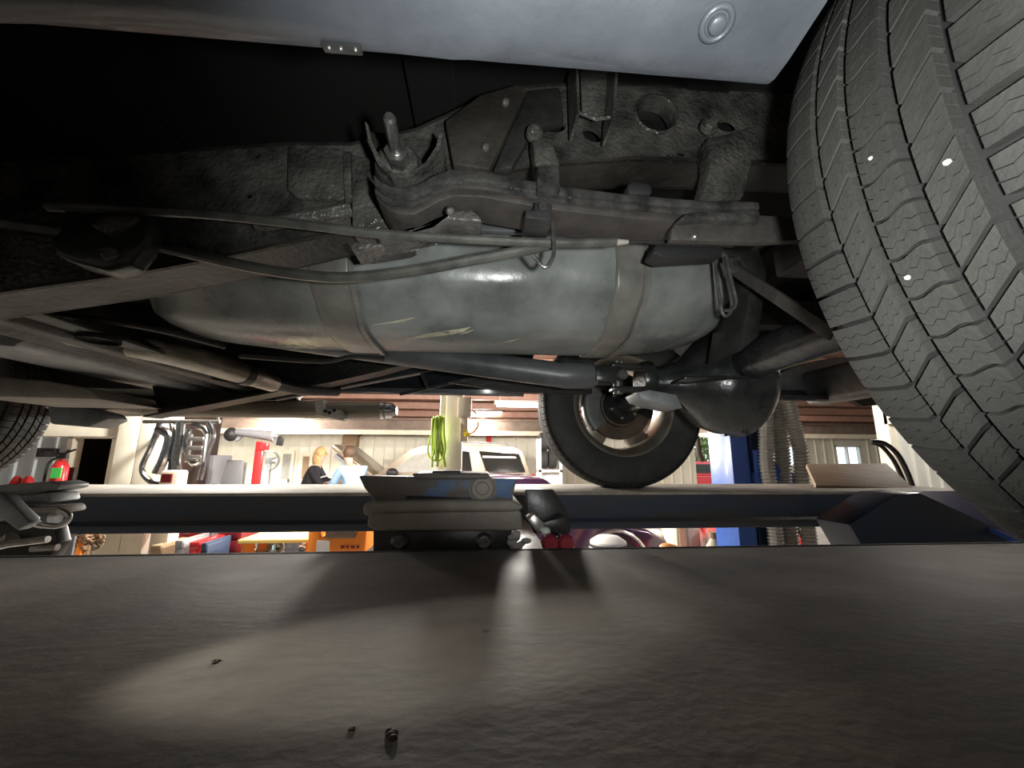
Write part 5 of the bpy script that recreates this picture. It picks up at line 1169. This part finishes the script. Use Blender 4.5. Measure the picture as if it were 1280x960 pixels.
# orange machine
a_, b_ = pxr(384, 458, 3.9, 675); zt_ = P(420, 671, 3.9).z
om = thing('orange_engine_stand', 'orange floor machine with a white panel and dark rollers under the runway', 'machine', ((a_+b_)/2, 4.1, FLOOR))
MB().prism([(a_, 3.9, FLOOR+.1), (b_-.02, 3.9, FLOOR+.1), (b_, 3.9, zt_+.12), (b_-.05, 3.9, zt_+.12), (b_-.12, 3.9, zt_), (a_+.12, 3.9, zt_), (a_+.1, 3.9, zt_+.12), (a_, 3.9, zt_+.1)], (0, .5, 0)).build('housing', 'orange_paint', om, bevel=.02)
MB().box((a_+.09, 3.885, zt_-.25), (a_+.2, 3.9, zt_-.03)).build('white_panel', 'white_plastic', om)
MB().box((a_+.16, 3.88, zt_-.01), (b_-.1, 4.2, zt_+.07)).tube([(a_+.12, 3.9, zt_+.08), (b_-.06, 3.9, zt_+.10)], .025, 8).build('roller_bed', 'beam_brown', om, bevel=.004)
for k, (x0, wd) in enumerate(((.30, .03), (.35, .02), (.39, .03), (.44, .02))):
    MB().box((a_+x0, 3.889, zt_-.10), (a_+x0+wd, 3.9, zt_-.075)).build('lettering_mark', 'dark_red', om)
for xx in (a_+.08, b_-.12): MB().tube([(xx, 3.95, FLOOR+.06), (xx, 4.0, FLOOR+.06)], .06, 12).tube([(xx, 4.3, FLOOR+.06), (xx, 4.35, FLOOR+.06)], .06, 12).build('caster', 'black_plastic', om, smooth=True, ang=40)
# right half of the gap
for i, (x0, x1, yt, Y, m_, nm, l_, c_) in enumerate((
        (798, 845, 655, 7.7, 'white_plastic', 'white_cabinet', 'white cabinet right of the purple car under the runway', 'cabinet'),
        (846, 858, 655, 4.8, 'beam_cream', 'cream_box', 'narrow cream box right of the white cabinet', 'box'),
        (857, 876, 657, 5.0, 'pale_cyan', 'blue_bin', 'pale blue bin left of the blue column', 'bin'))):
    o, a_, b_, z_ = gap_box(x0, x1, yt, Y, .4, m_, nm, l_, c_, .015)
    MB().box((a_+.03, Y-.012, z_-.5), (b_-.03, Y, z_-.04)).build('front_panel', m_, o, bevel=.004)
p = P(834, 684, 3.6)
tag(MB().ball((p.x, 3.6, p.z), .07, .06, .035).ball((p.x+.06, 3.62, p.z-.01), .05, .05, .03).box((p.x-.05, 3.55, FLOOR), (p.x+.05, 3.65, p.z)).build('rag_pile', 'orange_wire', smooth=True, base=True), 'crumpled orange rags in front of the white cabinet', 'rags')
p = P(760, 676, 3.7)
ww = thing('white_drum', 'white curved drum lid in front of the purple car', 'drum', (p.x, 3.7, FLOOR))
MB().lathe([(0, p.z-FLOOR+.05), (.1, p.z-FLOOR+.04), (.16, p.z-FLOOR), (.165, p.z-FLOOR-.06), (.14, p.z-FLOOR-.08), (.14, 0), (0, 0)], (p.x, 3.7, FLOOR), 'Z', k=24).build('drum_body', 'white_plastic', ww, smooth=True, ang=50)
MB().lathe([(.166, p.z-FLOOR-.02), (.17, p.z-FLOOR-.03), (.166, p.z-FLOOR-.045)], (p.x, 3.7, FLOOR), 'Z', k=24).build('rim_band', 'black_plastic', ww, smooth=True)
p = P(892, 674, 3.5)
jar = thing('oil_bottle', 'brown capped bottle standing left of the blue column', 'bottle', (p.x, 3.5, FLOOR))
MB().lathe([(0, 0), (.06, 0), (.065, .02), (.065, p.z-FLOOR-.06), (.03, p.z-FLOOR), (.03, p.z-FLOOR+.03)], (p.x, 3.5, FLOOR), 'Z', k=16).build('bottle_body', 'beam_cream', jar, smooth=True)
MB().lathe([(.035, p.z-FLOOR+.01), (.035, p.z-FLOOR+.06), (0, p.z-FLOOR+.06)], (p.x, 3.5, FLOOR), 'Z', k=14).build('cap', 'brown_box', jar, smooth=True, ang=40)
